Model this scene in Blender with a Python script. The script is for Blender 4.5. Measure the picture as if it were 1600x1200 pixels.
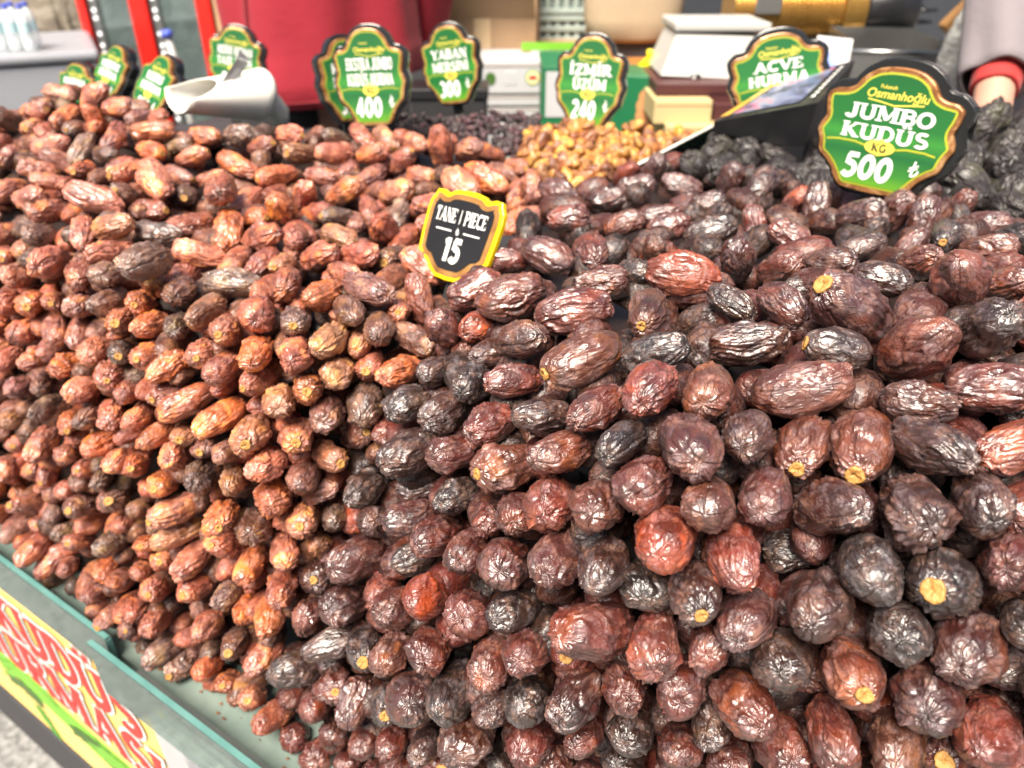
import bpy, bmesh, math, random
import numpy as np
from mathutils import Vector, Matrix, Quaternion

for _o in list(bpy.data.objects):
    bpy.data.objects.remove(_o)
scene = bpy.context.scene
COL = scene.collection
R = math.radians

# ------------------------------------------------------------------ camera, sky, sun, exposure
CAM_H = 1.45
PITCH = R(31.0)
FPX = 1200.0                       # focal length in pixels of the 1600 px wide photograph
cam_data = bpy.data.cameras.new("camera")
cam_data.sensor_width = 36.0
cam_data.lens = 36.0 * FPX / 1600.0
cam_data.clip_start = 0.01
cam_data.clip_end = 400.0
cam_data.dof.use_dof = True
cam_data.dof.focus_distance = 0.40
cam_data.dof.aperture_fstop = 8.0
cam = bpy.data.objects.new("camera", cam_data)
COL.objects.link(cam)
cam.location = (0, 0, CAM_H)
cam.rotation_euler = (math.pi / 2 - PITCH, 0, 0)
scene.camera = cam

SUN_EL, SUN_AZ = R(57), R(-158)     # azimuth measured from +Y towards +X
world = bpy.data.worlds.new("World")
scene.world = world
world.use_nodes = True
_nt = world.node_tree
_bg = _nt.nodes["Background"]
_sky = _nt.nodes.new("ShaderNodeTexSky")
_sky.sky_type = 'NISHITA'
_sky.sun_disc = False
_sky.sun_elevation = SUN_EL
_sky.sun_rotation = SUN_AZ
_sky.air_density = 1.0
_sky.dust_density = 5.0
_sky.ozone_density = 1.0
_nt.links.new(_sky.outputs[0], _bg.inputs[0])
_bg.inputs[1].default_value = 0.06
sun_data = bpy.data.lights.new("sun", 'SUN')
sun_data.energy = 4.8
sun_data.angle = R(28)
sun_data.color = (1.0, 0.90, 0.77)
sun = bpy.data.objects.new("sun", sun_data)
COL.objects.link(sun)
_sd = Vector((math.sin(SUN_AZ) * math.cos(SUN_EL), math.cos(SUN_AZ) * math.cos(SUN_EL), math.sin(SUN_EL)))
sun.rotation_euler = _sd.to_track_quat('Z', 'Y').to_euler()
sun.location = (0, 0, 6)
scene.view_settings.view_transform = 'Standard'
scene.view_settings.look = 'None'
scene.view_settings.gamma = 1.0
scene.view_settings.exposure = 1.26
scene.render.engine = 'CYCLES'
scene.cycles.use_denoising = True
scene.cycles.max_bounces = 4
scene.cycles.diffuse_bounces = 2
scene.cycles.glossy_bounces = 2
scene.cycles.transmission_bounces = 4
scene.cycles.transparent_max_bounces = 10
scene.cycles.use_adaptive_sampling = True
scene.cycles.adaptive_threshold = 0.025
scene.cycles.caustics_reflective = False
scene.cycles.caustics_refractive = False

# ------------------------------------------------------------------ helpers
CF = np.array([0, math.cos(PITCH), -math.sin(PITCH)])
CU = np.array([0, math.sin(PITCH), math.cos(PITCH)])
CR = np.array([1.0, 0, 0])
C0 = np.array([0, 0, CAM_H])


def ray(px, py):
    return CF + CR * ((px - 800) / FPX) + CU * ((600 - py) / FPX)


def at(px, py, z):
    """World point seen at photo pixel (px, py) at camera depth z."""
    return C0 + z * ray(px, py)


def aty(px, py, Y):
    """World point seen at photo pixel (px, py) on the upright plane y = Y."""
    d = ray(px, py)
    return C0 + d * (Y / d[1])


def atz(px, py, Z):
    d = ray(px, py)
    return C0 + d * ((Z - CAM_H) / d[2])


def link(o, parent=None):
    COL.objects.link(o)
    if parent is not None:
        o.parent = parent
    return o


def tag(o, label=None, cat=None, group=None, kind=None):
    if label: o["label"] = label
    if cat: o["category"] = cat
    if group: o["group"] = group
    if kind: o["kind"] = kind
    return o


def empty(name, loc, rot=(0, 0, 0)):
    o = bpy.data.objects.new(name, None)
    o.empty_display_size = 0.05
    o.location = loc
    o.rotation_euler = rot
    return link(o)


def mesh(name, verts, faces, mat=None, parent=None, smooth=False):
    me = bpy.data.meshes.new(name)
    me.from_pydata([tuple(map(float, v)) for v in verts], [], [tuple(f) for f in faces])
    if smooth:
        me.polygons.foreach_set("use_smooth", [True] * len(me.polygons))
    me.update()
    o = bpy.data.objects.new(name, me)
    if mat is not None:
        me.materials.append(mat)
    return link(o, parent)


def bm_obj(name, bm, mat=None, parent=None, smooth=False):
    bmesh.ops.recalc_face_normals(bm, faces=bm.faces)
    me = bpy.data.meshes.new(name)
    bm.to_mesh(me)
    bm.free()
    if smooth:
        me.polygons.foreach_set("use_smooth", [True] * len(me.polygons))
    if mat is not None:
        me.materials.append(mat)
    return link(bpy.data.objects.new(name, me), parent)


def add_box(bm, lo, hi, bevel=0.0, M=None, taper=None):
    r = bmesh.ops.create_cube(bm, size=1.0)
    vs = r["verts"]
    lo, hi = Vector(lo), Vector(hi)
    for v in vs:
        v.co = Vector(((v.co.x + .5) * (hi.x - lo.x) + lo.x, (v.co.y + .5) * (hi.y - lo.y) + lo.y, (v.co.z + .5) * (hi.z - lo.z) + lo.z))
    if bevel > 0:
        es = list({e for v in vs for e in v.link_edges})
        rb = bmesh.ops.bevel(bm, geom=es, offset=bevel, segments=2, affect='EDGES', profile=0.5)
        vs = list({v for f in rb["faces"] for v in f.verts} | {v for v in vs if v.is_valid})
    if M is not None:
        for v in vs:
            if v.is_valid:
                v.co = M @ v.co
    return bm


def box(name, lo, hi, mat, parent=None, bevel=0.0, M=None):
    bm = bmesh.new()
    add_box(bm, lo, hi, bevel, M)
    return bm_obj(name, bm, mat, parent)


def ring_tube(path, radii, n=12, caps=True, squash=None):
    """verts, faces of a tube along a path; radii may be (rx, ry) pairs."""
    P = [Vector(p) for p in path]
    verts, faces = [], []
    up0 = Vector((0, 0, 1))
    prev = None
    for i, p in enumerate(P):
        t = (P[min(i + 1, len(P) - 1)] - P[max(i - 1, 0)]).normalized()
        if prev is None:
            ref = up0 if abs(t.dot(up0)) < 0.9 else Vector((0, 1, 0))
            a = t.cross(ref).normalized()
        else:
            a = (prev - t * prev.dot(t)).normalized()
        prev = a
        b = t.cross(a)
        rr = radii[i] if isinstance(radii, (list, tuple)) else radii
        rx, ry = rr if isinstance(rr, (list, tuple)) else (rr, rr)
        for k in range(n):
            an = 2 * math.pi * k / n
            verts.append(p + a * (rx * math.cos(an)) + b * (ry * math.sin(an)))
    for i in range(len(P) - 1):
        for k in range(n):
            k2 = (k + 1) % n
            faces.append((i * n + k, i * n + k2, (i + 1) * n + k2, (i + 1) * n + k))
    if caps:
        faces.append(tuple(range(n - 1, -1, -1)))
        faces.append(tuple((len(P) - 1) * n + k for k in range(n)))
    return verts, faces


def tube(name, path, radii, mat, parent=None, n=12, smooth=True):
    v, f = ring_tube(path, radii, n)
    return mesh(name, v, f, mat, parent, smooth)


def lathe(profile, n=24, axis='Z'):
    """verts, faces from a list of (r, h)."""
    verts, faces = [], []
    for r, h in profile:
        for k in range(n):
            a = 2 * math.pi * k / n
            verts.append((r * math.cos(a), r * math.sin(a), h) if axis == 'Z' else (h, r * math.cos(a), r * math.sin(a)))
    for i in range(len(profile) - 1):
        for k in range(n):
            k2 = (k + 1) % n
            faces.append((i * n + k, i * n + k2, (i + 1) * n + k2, (i + 1) * n + k))
    faces.append(tuple(range(n - 1, -1, -1)))
    faces.append(tuple((len(profile) - 1) * n + k for k in range(n)))
    return verts, faces


def prism(name, pts, z0, z1, mat, parent=None, bevel=0.0):
    """Flat outline in local XY extruded in Z."""
    bm = bmesh.new()
    vs = [bm.verts.new((x, y, z0)) for x, y in pts]
    f = bm.faces.new(vs)
    r = bmesh.ops.extrude_face_region(bm, geom=[f])
    for v in r["geom"]:
        if isinstance(v, bmesh.types.BMVert):
            v.co.z = z1
    if bevel > 0:
        es = [e for e in bm.edges if abs(e.verts[0].co.z - z1) < 1e-7 and abs(e.verts[1].co.z - z1) < 1e-7]
        bmesh.ops.bevel(bm, geom=es, offset=bevel, segments=2, affect='EDGES', profile=0.5)
    return bm_obj(name, bm, mat, parent)


# ---- numpy value noise
def _hash(ix, iy, iz, seed):
    h = (ix.astype(np.int64) * 374761393 + iy.astype(np.int64) * 668265263 + iz.astype(np.int64) * 2147483647 + seed * 1274126177) & 0xFFFFFFFF
    h = ((h ^ (h >> 13)) * 1274126177) & 0xFFFFFFFF
    h = ((h ^ (h >> 16)) * 2246822519) & 0xFFFFFFFF
    return ((h ^ (h >> 15)) & 0xFFFF) / 65535.0


def vnoise(p, seed=0):
    i = np.floor(p)
    f = p - i
    f = f * f * f * (f * (f * 6 - 15) + 10)
    i = i.astype(np.int64)
    out = 0
    for dx in (0, 1):
        for dy in (0, 1):
            for dz in (0, 1):
                w = (f[:, 0] if dx else 1 - f[:, 0]) * (f[:, 1] if dy else 1 - f[:, 1]) * (f[:, 2] if dz else 1 - f[:, 2])
                out = out + w * _hash(i[:, 0] + dx, i[:, 1] + dy, i[:, 2] + dz, seed)
    return out


# ---- materials
class N:
    """A tiny node helper."""
    def __init__(self, name):
        self.m = bpy.data.materials.new(name)
        self.m.use_nodes = True
        self.t = self.m.node_tree
        self.b = self.t.nodes["Principled BSDF"]
        self.out = self.t.nodes["Material Output"]

    def new(self, typ, **kw):
        n = self.t.nodes.new(typ)
        for k, v in kw.items():
            setattr(n, k, v)
        return n

    def link(self, a, b):
        self.t.links.new(a, b)

    def put(self, sock, v):
        if hasattr(v, "links") or hasattr(v, "is_output"):
            self.link(v, sock)
        else:
            if isinstance(v, (tuple, list)) and len(v) == 3 and sock.type == 'RGBA':
                v = (*v, 1)
            sock.default_value = v

    def set(self, **kw):
        for k, v in kw.items():
            self.put(self.b.inputs[k.replace("_", " ")], v)
        return self

    def coord(self, kind="Object"):
        return self.new("ShaderNodeTexCoord").outputs[kind]

    def noise(self, vec=None, scale=5.0, detail=3.0, rough=0.5, dist=0.0):
        n = self.new("ShaderNodeTexNoise")
        n.inputs["Scale"].default_value = scale
        n.inputs["Detail"].default_value = detail
        n.inputs["Roughness"].default_value = rough
        n.inputs["Distortion"].default_value = dist
        if vec is not None:
            self.link(vec, n.inputs["Vector"])
        return n.outputs["Fac"]

    def ramp(self, fac, stops, interp='LINEAR'):
        n = self.new("ShaderNodeValToRGB")
        n.color_ramp.interpolation = interp
        el = n.color_ramp.elements
        while len(el) < len(stops):
            el.new(0.5)
        for e, (p, c) in zip(el, stops):
            e.position = p
            e.color = (c, c, c, 1) if isinstance(c, (int, float)) else (*c, 1)
        self.link(fac, n.inputs["Fac"])
        return n.outputs["Color"]

    def mix(self, fac, a, b, blend='MIX'):
        n = self.new("ShaderNodeMix", data_type='RGBA', blend_type=blend)
        self.put(n.inputs[0], fac)
        self.put(n.inputs[6], a)
        self.put(n.inputs[7], b)
        return n.outputs[2]

    def math(self, op, a, b=0.0, clamp=False):
        n = self.new("ShaderNodeMath", operation=op)
        n.use_clamp = clamp
        self.put(n.inputs[0], a)
        self.put(n.inputs[1], b)
        return n.outputs[0]

    def bump(self, h, strength=0.3, dist=0.001):
        n = self.new("ShaderNodeBump")
        n.inputs["Strength"].default_value = strength
        n.inputs["Distance"].default_value = dist
        self.link(h, n.inputs["Height"])
        self.link(n.outputs[0], self.b.inputs["Normal"])
        return self


def plain(name, col, rough=0.6, metal=0.0, var=0.12, scale=30.0, bump=0.15, bdist=0.0006, spec=0.5, coat=0.0):
    """A procedural paint, plastic or card: slightly uneven colour, gloss and surface."""
    n = N(name)
    c = n.coord()
    f = n.noise(c, scale, 4)
    dark = tuple(x * (1 - var) for x in col)
    lite = tuple(min(1, x * (1 + var)) for x in col)
    n.set(Base_Color=n.mix(f, dark, lite), Metallic=metal, Coat_Weight=coat)
    n.put(n.b.inputs["Specular IOR Level"], spec)
    n.set(Roughness=n.math('ADD', n.math('MULTIPLY', n.noise(c, scale * 0.37, 3), 0.2), rough - 0.1))
    if bump:
        n.bump(n.noise(c, scale * 4, 3), bump, bdist)
    return n.m

# ------------------------------------------------------------------ the place: pavement, back wall, stall
UU = np.array([-.836, .549, 0.0])      # along the stall front, away to the far end
VV = np.array([.549, .836, 0.0])       # into the stall
V0 = 0.203                             # distance of the front from the camera's foot


def st(u, v, z):
    """Stall coordinates: u along the front, v inwards from the front, z height."""
    return UU * u + VV * (V0 + v) + np.array([0, 0, z])


STALL_M = Matrix(((UU[0], VV[0], 0, VV[0] * V0), (UU[1], VV[1], 0, VV[1] * V0), (0, 0, 1, 0), (0, 0, 0, 1)))

_n = N("pavement_concrete")
_c = _n.coord()
_f = _n.noise(_c, 3.0, 6, 0.65)
_g = _n.ramp(_n.noise(_c, 60.0, 4, 0.7), [(0.38, 0.35), (0.60, 1.0)])
_n.set(Base_Color=_n.mix(1.0, _n.ramp(_f, [(0.3, (.20, .20, .195)), (0.7, (.36, .36, .35))]), _g, 'MULTIPLY'), Roughness=0.9)
_n.bump(_n.noise(_c, 90, 5, 0.7), 0.7, 0.003)
M_PAVE = _n.m
bm = bmesh.new()
bmesh.ops.create_grid(bm, x_segments=20, y_segments=20, size=60)
tag(bm_obj("pavement", bm, M_PAVE), kind="structure")

_n = N("rough_stone_wall")
_c = _n.coord()
_f = _n.noise(_c, 1.6, 6, 0.62, 0.8)
_n.set(Base_Color=_n.ramp(_f, [(0.25, (.07, .055, .045)), (0.5, (.20, .17, .13)), (0.75, (.34, .31, .26))]), Roughness=0.9)
_n.bump(_n.noise(_c, 9, 6, 0.6), 0.9, 0.03)
M_STONE = _n.m
M_STEEL = plain("brushed_steel", (.55, .55, .53), 0.32, 1.0, 0.08, 20, 0.05)
M_ALU = plain("pale_aluminium", (.70, .71, .74), 0.38, 0.7, 0.06, 25, 0.08)
M_WHITE = plain("white_plastic", (.42, .42, .40), 0.38, 0, 0.05, 25, 0.05)
M_BLACKP = plain("black_plastic", (.014, .014, .016), 0.30, 0, 0.2, 40, 0.08)
M_DARK = plain("dark_board", (.03, .03, .034), 0.6, 0, 0.2, 20, 0.2)
M_CARD = plain("brown_cardboard", (.34, .22, .125), 0.8, 0, 0.10, 18, 0.25)
M_CARDIN = plain("cardboard_inside", (.24, .15, .075), 0.85, 0, 0.10, 18, 0.25)
M_PRINTW = plain("white_printed_card", (.42, .42, .43), 0.5, 0, 0.05, 15, 0.1)
M_GREENB = plain("green_printed_card", (.008, .12, .045), 0.45, 0, 0.12, 15, 0.1)
M_MAROON = plain("maroon_card", (.065, .018, .018), 0.5, 0, 0.10, 15, 0.1)
M_CREAM = plain("cream_card", (.50, .39, .19), 0.6, 0, 0.06, 15, 0.1)

# back wall of rough stones behind everything
wall = empty("stone_wall", (0, 6.2, 0))
tag(wall, "rough brown and grey stone wall standing behind the fridge", "wall")
box("wall_core", (-7, 0.10, 0), (7, 0.5, 3.4), M_STONE, wall)
_r = random.Random(5)
_meshes = []
for k in range(5):
    bm = bmesh.new()
    add_box(bm, (-.5, -.5, -.5), (.5, .5, .5), 0.10)
    for v in bm.verts:
        v.co += Vector((_r.uniform(-.05, .05), _r.uniform(-.12, .12), _r.uniform(-.05, .05)))
    me = bpy.data.meshes.new("stone"); bm.to_mesh(me); bm.free(); me.materials.append(M_STONE)
    _meshes.append(me)
for row in range(5):
    x = -4.2 + _r.uniform(-.2, .2)
    z = 0.15 + row * 0.30
    while x < -2.2:
        w = _r.uniform(.30, .60)
        o = bpy.data.objects.new("stone", _r.choice(_meshes))
        o.scale = (w * .96, .22, .285); o.location = (x + w / 2, 0.06, z + .14)
        link(o, wall)
        x += w

# stall body
stall = empty("market_stall", (0, 0, 0))
stall.matrix_world = STALL_M
tag(stall, "market stall counter with glass front strips, grey frame and yellow banner", "stall")
_n = N("tray_green_glass")
_c = _n.coord()
_n.set(Base_Color=_n.mix(_n.noise(_c, 22, 5, 0.7), (.07, .115, .10), (.23, .28, .25)), Roughness=0.22)
_n.bump(_n.noise(_c, 60, 4), 0.1, 0.001)
M_TRAY = _n.m
box("tray_floor", (-1.2, -0.0015, 0.860), (1.9, 1.02, 0.872), M_TRAY, stall)
box("counter_deck", (-1.2, 0.0, 0.815), (1.9, 1.02, 0.8575), M_DARK, stall)
box("inner_board", (-1.2, 0.05, 0.12), (1.9, 0.09, 0.812), M_DARK, stall)
box("back_board", (-1.2, 0.98, 0.02), (1.9, 1.015, 0.812), M_DARK, stall)
for u in (0.505, 1.88, -1.17):
    box("post", (u - .022, -.012, 0.0), (u + .022, .040, 0.826), M_ALU, stall, 0.002)
box("rail", (-1.2, -.008, 0.800), (0.480, .030, 0.832), M_ALU, stall, 0.002)
box("rail", (0.530, -.0025, 0.826), (1.9, .030, 0.840), M_ALU, stall, 0.002)
box("side_panel", (-1.2, .006, 0.50), (0.480, .022, 0.797), M_ALU, stall, 0.002)
box("rail", (-1.2, -.008, 0.500), (1.9, .030, 0.524), M_DARK, stall, 0.002)


def glass_mat(name, tint, edge=False):
    n = N(name)
    t = n.t
    gl = n.new("ShaderNodeBsdfGlossy"); gl.inputs["Roughness"].default_value = 0.06
    gl.inputs["Color"].default_value = (.9, 1, .97, 1)
    tr = n.new("ShaderNodeBsdfTransparent"); tr.inputs["Color"].default_value = (*tint, 1)
    df = n.new("ShaderNodeBsdfDiffuse"); df.inputs["Color"].default_value = (.30, .42, .40, 1)
    fr = n.new("ShaderNodeFresnel"); fr.inputs["IOR"].default_value = 1.5
    smear = n.noise(n.coord(), 25, 5, 0.7)
    m1 = n.new("ShaderNodeMixShader"); n.put(m1.inputs[0], n.math('MULTIPLY', smear, 0.42)); n.link(tr.outputs[0], m1.inputs[1]); n.link(df.outputs[0], m1.inputs[2])
    m2 = n.new("ShaderNodeMixShader"); n.put(m2.inputs[0], n.math('ADD', fr.outputs[0], 0.03, True)); n.link(m1.outputs[0], m2.inputs[1]); n.link(gl.outputs[0], m2.inputs[2])
    n.link(m2.outputs[0], n.out.inputs[0])
    return n.m


M_GLASS = glass_mat("smeared_glass", (.66, .78, .75))
M_CLEAR = glass_mat("clear_glass", (.90, .93, .92))
_n = N("glass_cut_edge")
_c = _n.coord()
_n.set(Base_Color=_n.mix(_n.noise(_c, 40, 4), (.04, .13, .12), (.13, .27, .25)), Roughness=0.15)
M_GEDGE = _n.m
for (u0, u1, vo, zt) in ((0.562, 1.9, -0.010, 0.900), (-1.2, 0.570, -0.022, 0.903)):
    g = box("glass_strip", (u0, vo, 0.842 if u0 > 0 else 0.836), (u1, vo + .006, zt), M_GLASS, stall)
    box("cut_edge", (u0 + .0005, vo + .0006, zt + .0004), (u1 - .0005, vo + .0054, zt + .0012), M_GEDGE, g)
    ue = u0 if u0 > 0 else u1
    box("cut_edge", (ue - .0012, vo + .0006, 0.845), (ue - .0004, vo + .0054, zt - .001) , M_GEDGE, g) if u0 > 0 else box("cut_edge", (ue + .0004, vo + .0006, 0.838), (ue + .0014, vo + .0054, zt - .001), M_GEDGE, g)

# crumbs and flakes of skin along the tray
_r = random.Random(8)
_V, _F = [], []
for i in range(260):
    u_, v_ = _r.uniform(0.1, 1.5), abs(_r.gauss(0, .022)) + .004
    a_, q_ = _r.uniform(0, 6.28), _r.uniform(.0008, .0026)
    k_ = len(_V)
    for j in range(5):
        t_ = a_ + j * 1.257 + _r.uniform(-.3, .3)
        _V.append((u_ + q_ * math.cos(t_), v_ + q_ * math.sin(t_) * .7, .8726 + _r.uniform(.0001, .0012)))
    _F.append(tuple(k_ + j for j in range(5)))
tag(mesh("date_crumbs", _V, _F, plain("crumb", (.16, .07, .03), .7, 0, .5, 200, 0), stall), kind="stuff")

# ---- lettering: heavy serif capitals made of strokes
def arc(cx, cy, rx, ry, a0, a1, n=14):
    return [(cx + rx * math.cos(R(a0 + (a1 - a0) * i / n)), cy + ry * math.sin(R(a0 + (a1 - a0) * i / n))) for i in range(n + 1)]


TK, TN = 0.22, 0.10
GL = {   # width, [(points, thickness)], serif points
    'A': (.95, [([(.10, 0), (.45, 1)], TN), ([(.45, 1), (.82, 0)], TK), ([(.22, .32), (.66, .32)], TN)], [(.10, 0), (.82, 0)]),
    'B': (.80, [([(.18, 0), (.18, 1)], TK), ([(.18, .95)] + arc(.42, .75, .24, .20, 90, -90) + [(.18, .55)], .15), ([(.18, .54)] + arc(.44, .29, .26, .245, 90, -90) + [(.18, .05)], .17)], [(.10, 0), (.10, 1)]),
    'C': (.82, [(arc(.46, .5, .34, .44, 45, 315, 22), .19)], [(.72, .82)]),
    'D': (.88, [([(.18, 0), (.18, 1)], TK), ([(.18, .95), (.35, .95)] + arc(.40, .5, .36, .45, 90, -90, 18) + [(.18, .05)], .17)], [(.10, 0), (.10, 1)]),
    'E': (.74, [([(.18, 0), (.18, 1)], TK), ([(.18, .95), (.66, .95)], TN), ([(.18, .5), (.56, .5)], TN), ([(.18, .05), (.68, .05)], TN), ([(.66, .98), (.66, .74)], .08), ([(.68, .02), (.68, .28)], .08)], [(.10, 0), (.10, 1)]),
    'G': (.88, [(arc(.46, .5, .34, .44, 45, 350, 22), .18), ([(.74, .45), (.74, .05)], .18), ([(.55, .45), (.86, .45)], TN)], []),
    'H': (.92, [([(.18, 0), (.18, 1)], TK), ([(.74, 0), (.74, 1)], TK), ([(.18, .5), (.74, .5)], TN)], [(.18, 0), (.18, 1), (.74, 0), (.74, 1)]),
    'I': (.42, [([(.2, 0), (.2, 1)], TK)], [(.2, 0), (.2, 1)]),
    'İ': (.42, [([(.2, 0), (.2, 1)], TK), ([(.2, 1.12), (.2, 1.28)], .18)], [(.2, 0), (.2, 1)]),
    'J': (.62, [([(.44, 1), (.44, .3)] + arc(.25, .24, .19, .20, 0, -170, 10), TK)], [(.44, 1)]),
    'K': (.90, [([(.18, 0), (.18, 1)], TK), ([(.72, .97), (.24, .45)], TN), ([(.34, .56), (.76, .02)], TK)], [(.18, 0), (.18, 1), (.74, 1), (.78, 0)]),
    'L': (.72, [([(.18, 0), (.18, 1)], TK), ([(.18, .05), (.66, .05)], TN), ([(.66, .02), (.66, .3)], .08)], [(.18, 1), (.12, 0)]),
    'M': (1.12, [([(.14, 0), (.14, 1)], TN), ([(.16, 1), (.54, .12)], TK), ([(.54, .12), (.90, 1)], TN), ([(.92, 0), (.92, 1)], TK)], [(.14, 0), (.92, 0), (.14, 1), (.92, 1)]),
    'N': (.94, [([(.14, 0), (.14, 1)], TN), ([(.16, 1), (.76, .02)], TK), ([(.78, 0), (.78, 1)], TN)], [(.14, 0), (.12, 1), (.78, 1)]),
    'O': (.90, [(arc(.44, .5, .34, .44, 0, 360, 28), .19)], []),
    'P': (.78, [([(.18, 0), (.18, 1)], TK), ([(.18, .95)] + arc(.42, .70, .26, .25, 90, -90) + [(.18, .45)], .15)], [(.18, 0), (.10, 1)]),
    'R': (.88, [([(.18, 0), (.18, 1)], TK), ([(.18, .95)] + arc(.42, .73, .25, .22, 90, -90) + [(.18, .51)], .15), ([(.40, .50), (.74, .02)], TK)], [(.18, 0), (.10, 1), (.76, 0)]),
    'S': (.74, [(arc(.37, .73, .23, .22, 35, 250, 12) + arc(.36, .28, .25, .23, 80, -145, 14), .19)], []),
    'T': (.80, [([(.38, 0), (.38, 1)], TK), ([(.04, .95), (.72, .95)], TN), ([(.06, .98), (.06, .72)], .08), ([(.70, .98), (.70, .72)], .08)], [(.38, 0)]),
    'U': (.90, [([(.18, 1), (.18, .35)] + arc(.45, .32, .27, .27, 180, 360, 14) + [(.72, 1)], .19)], [(.18, 1), (.72, 1)]),
    'Ü': (.90, [([(.18, 1), (.18, .35)] + arc(.45, .32, .27, .27, 180, 360, 14) + [(.72, 1)], .19), ([(.32, 1.12), (.32, 1.28)], .16), ([(.58, 1.12), (.58, 1.28)], .16)], [(.18, 1), (.72, 1)]),
    'V': (.92, [([(.12, 1), (.48, .02)], TK), ([(.48, .02), (.82, 1)], TN)], [(.12, 1), (.82, 1)]),
    'Y': (.88, [([(.12, 1), (.44, .45)], TK), ([(.44, .45), (.78, 1)], TN), ([(.44, .5), (.44, 0)], TK)], [(.12, 1), (.78, 1), (.44, 0)]),
    'Z': (.78, [([(.10, .95), (.66, .95)], TN), ([(.66, .95), (.12, .05)], TK), ([(.12, .05), (.68, .05)], TN), ([(.12, .98), (.12, .74)], .08), ([(.68, .02), (.68, .28)], .08)], []),
    '/': (.40, [([(.2, 0), (.2, 1.0)], .12)], []),
    '0': (.78, [(arc(.37, .5, .26, .41, 0, 360, 28), .21)], []),
    '1': (.52, [([(.30, 0), (.30, 1)], TK), ([(.30, .92), (.06, .80)], .15)], []),
    '2': (.76, [(arc(.36, .72, .24, .21, 160, -40, 14) + [(.12, .10)], .20), ([(.08, .09), (.68, .09)], .18)], []),
    '3': (.74, [(arc(.34, .72, .22, .20, 150, -80, 12), .19), (arc(.34, .29, .25, .22, 80, -150, 14), .19)], []),
    '4': (.80, [([(.50, 0), (.50, 1)], .21), ([(.50, .97), (.08, .32)], .14), ([(.04, .28), (.74, .28)], .16)], []),
    '5': (.76, [([(.20, .52), (.22, .92)], .16), ([(.18, .92), (.66, .92)], .17), (arc(.34, .33, .28, .26, 110, -145, 16), .20)], []),
    '8': (.76, [(arc(.36, .72, .21, .20, 0, 360, 20), .19), (arc(.36, .28, .25, .22, 0, 360, 20), .20)], []),
    '₺': (.70, [([(.28, 1.0), (.28, .18)] + arc(.30, .40, .34, .34, -95, 5, 10), .13), ([(.02, .52), (.56, .76)], .09), ([(.02, .34), (.56, .58)], .09)], []),
    ' ': (.42, [], []),
}


def ribbon(pts, w, zz, V, F):
    n = len(pts)
    b = len(V)
    closed = math.hypot(pts[0][0] - pts[-1][0], pts[0][1] - pts[-1][1]) < 1e-6
    for i, (x, y) in enumerate(pts):
        a = pts[i - 1] if i > 0 else (pts[-2] if closed else pts[0])
        c = pts[i + 1] if i < n - 1 else (pts[1] if closed else pts[-1])
        dx, dy = c[0] - a[0], c[1] - a[1]
        l = math.hypot(dx, dy) or 1
        nx, ny = -dy / l * w / 2, dx / l * w / 2
        V.append((x + nx, y + ny, zz)); V.append((x - nx, y - ny, zz))
    for i in range(n - 1):
        F.append((b + 2 * i + 1, b + 2 * i + 3, b + 2 * i + 2, b + 2 * i))


def lettering(name, text, h, cx, y, z, mat, parent, width=None, bold=0.0, serif=True, slant=0.0, step=0.00002, squeeze=1.0):
    """One line of capitals, height h, centred on cx with its foot at y; width squeezes it to fit."""
    V, F, x, k = [], [], 0.0, 0
    for ch in text:
        w, strokes, sf = GL[ch]
        for pts, th in strokes:
            ribbon([(x + px, py) for px, py in pts], th + bold, k, V, F); k += 1
        if serif:
            for sx, sy in sf:
                yy = 0.04 if sy < .5 else 0.96
                ribbon([(x + sx - .17 - bold / 2, yy), (x + sx + .17 + bold / 2, yy)], .08 + bold, k, V, F); k += 1
        x += w + 0.03
    sx = h * squeeze if width is None else width / x
    V = [((vx - x / 2 + slant * vy) * sx + cx, vy * h + y, z + vz * step) for vx, vy, vz in V]
    return mesh(name, V, F, mat, parent)


def script_text(name, text, size, cx, y, z, mat, parent, bold=0.0, shear=0.15):
    cu = bpy.data.curves.new(name, 'FONT')
    cu.body = text; cu.size = size; cu.align_x = 'CENTER'; cu.offset = bold; cu.shear = shear
    cu.fill_mode = 'FRONT'
    tmp = bpy.data.objects.new("tmp", cu)
    COL.objects.link(tmp)
    dg = bpy.context.evaluated_depsgraph_get()
    me = bpy.data.meshes.new_from_object(tmp.evaluated_get(dg))
    bpy.data.objects.remove(tmp)
    me.materials.clear(); me.materials.append(mat)
    o = bpy.data.objects.new(name, me)
    o.location = (cx, y, z)
    return link(o, parent)


# ---- banner on the stall front
M_INK_R = plain("red_ink", (.72, .028, .022), 0.45, 0, 0.06, 20, 0)
M_INK_W = plain("white_ink", (.70, .70, .68), 0.45, 0, 0.03, 20, 0)
M_INK_K = plain("black_ink", (.01, .01, .01), 0.5, 0, 0.1, 20, 0)
M_INK_G = [plain("leaf_green_ink_pale", (.16, .42, .03), 0.45, 0, 0.25, 12, 0), plain("leaf_green_ink", (.07, .27, .02), 0.45, 0, 0.25, 12, 0), plain("leaf_green_ink_dark", (.05, .12, .02), 0.45, 0, 0.25, 12, 0)]
_n = N("yellow_banner_vinyl")
_c = _n.coord()
_sp = _n.new("ShaderNodeSeparateXYZ"); _n.link(_c, _sp.inputs[0])
_n.set(Base_Color=_n.mix(_n.noise(_c, 5, 3), (.80, .46, .08), (.84, .66, .24)), Roughness=0.42)
_n.bump(_n.noise(_c, 30, 3), 0.15, 0.001)
M_BANNER = _n.m
banner = empty("printed_banner", (0, 0, 0))
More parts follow.
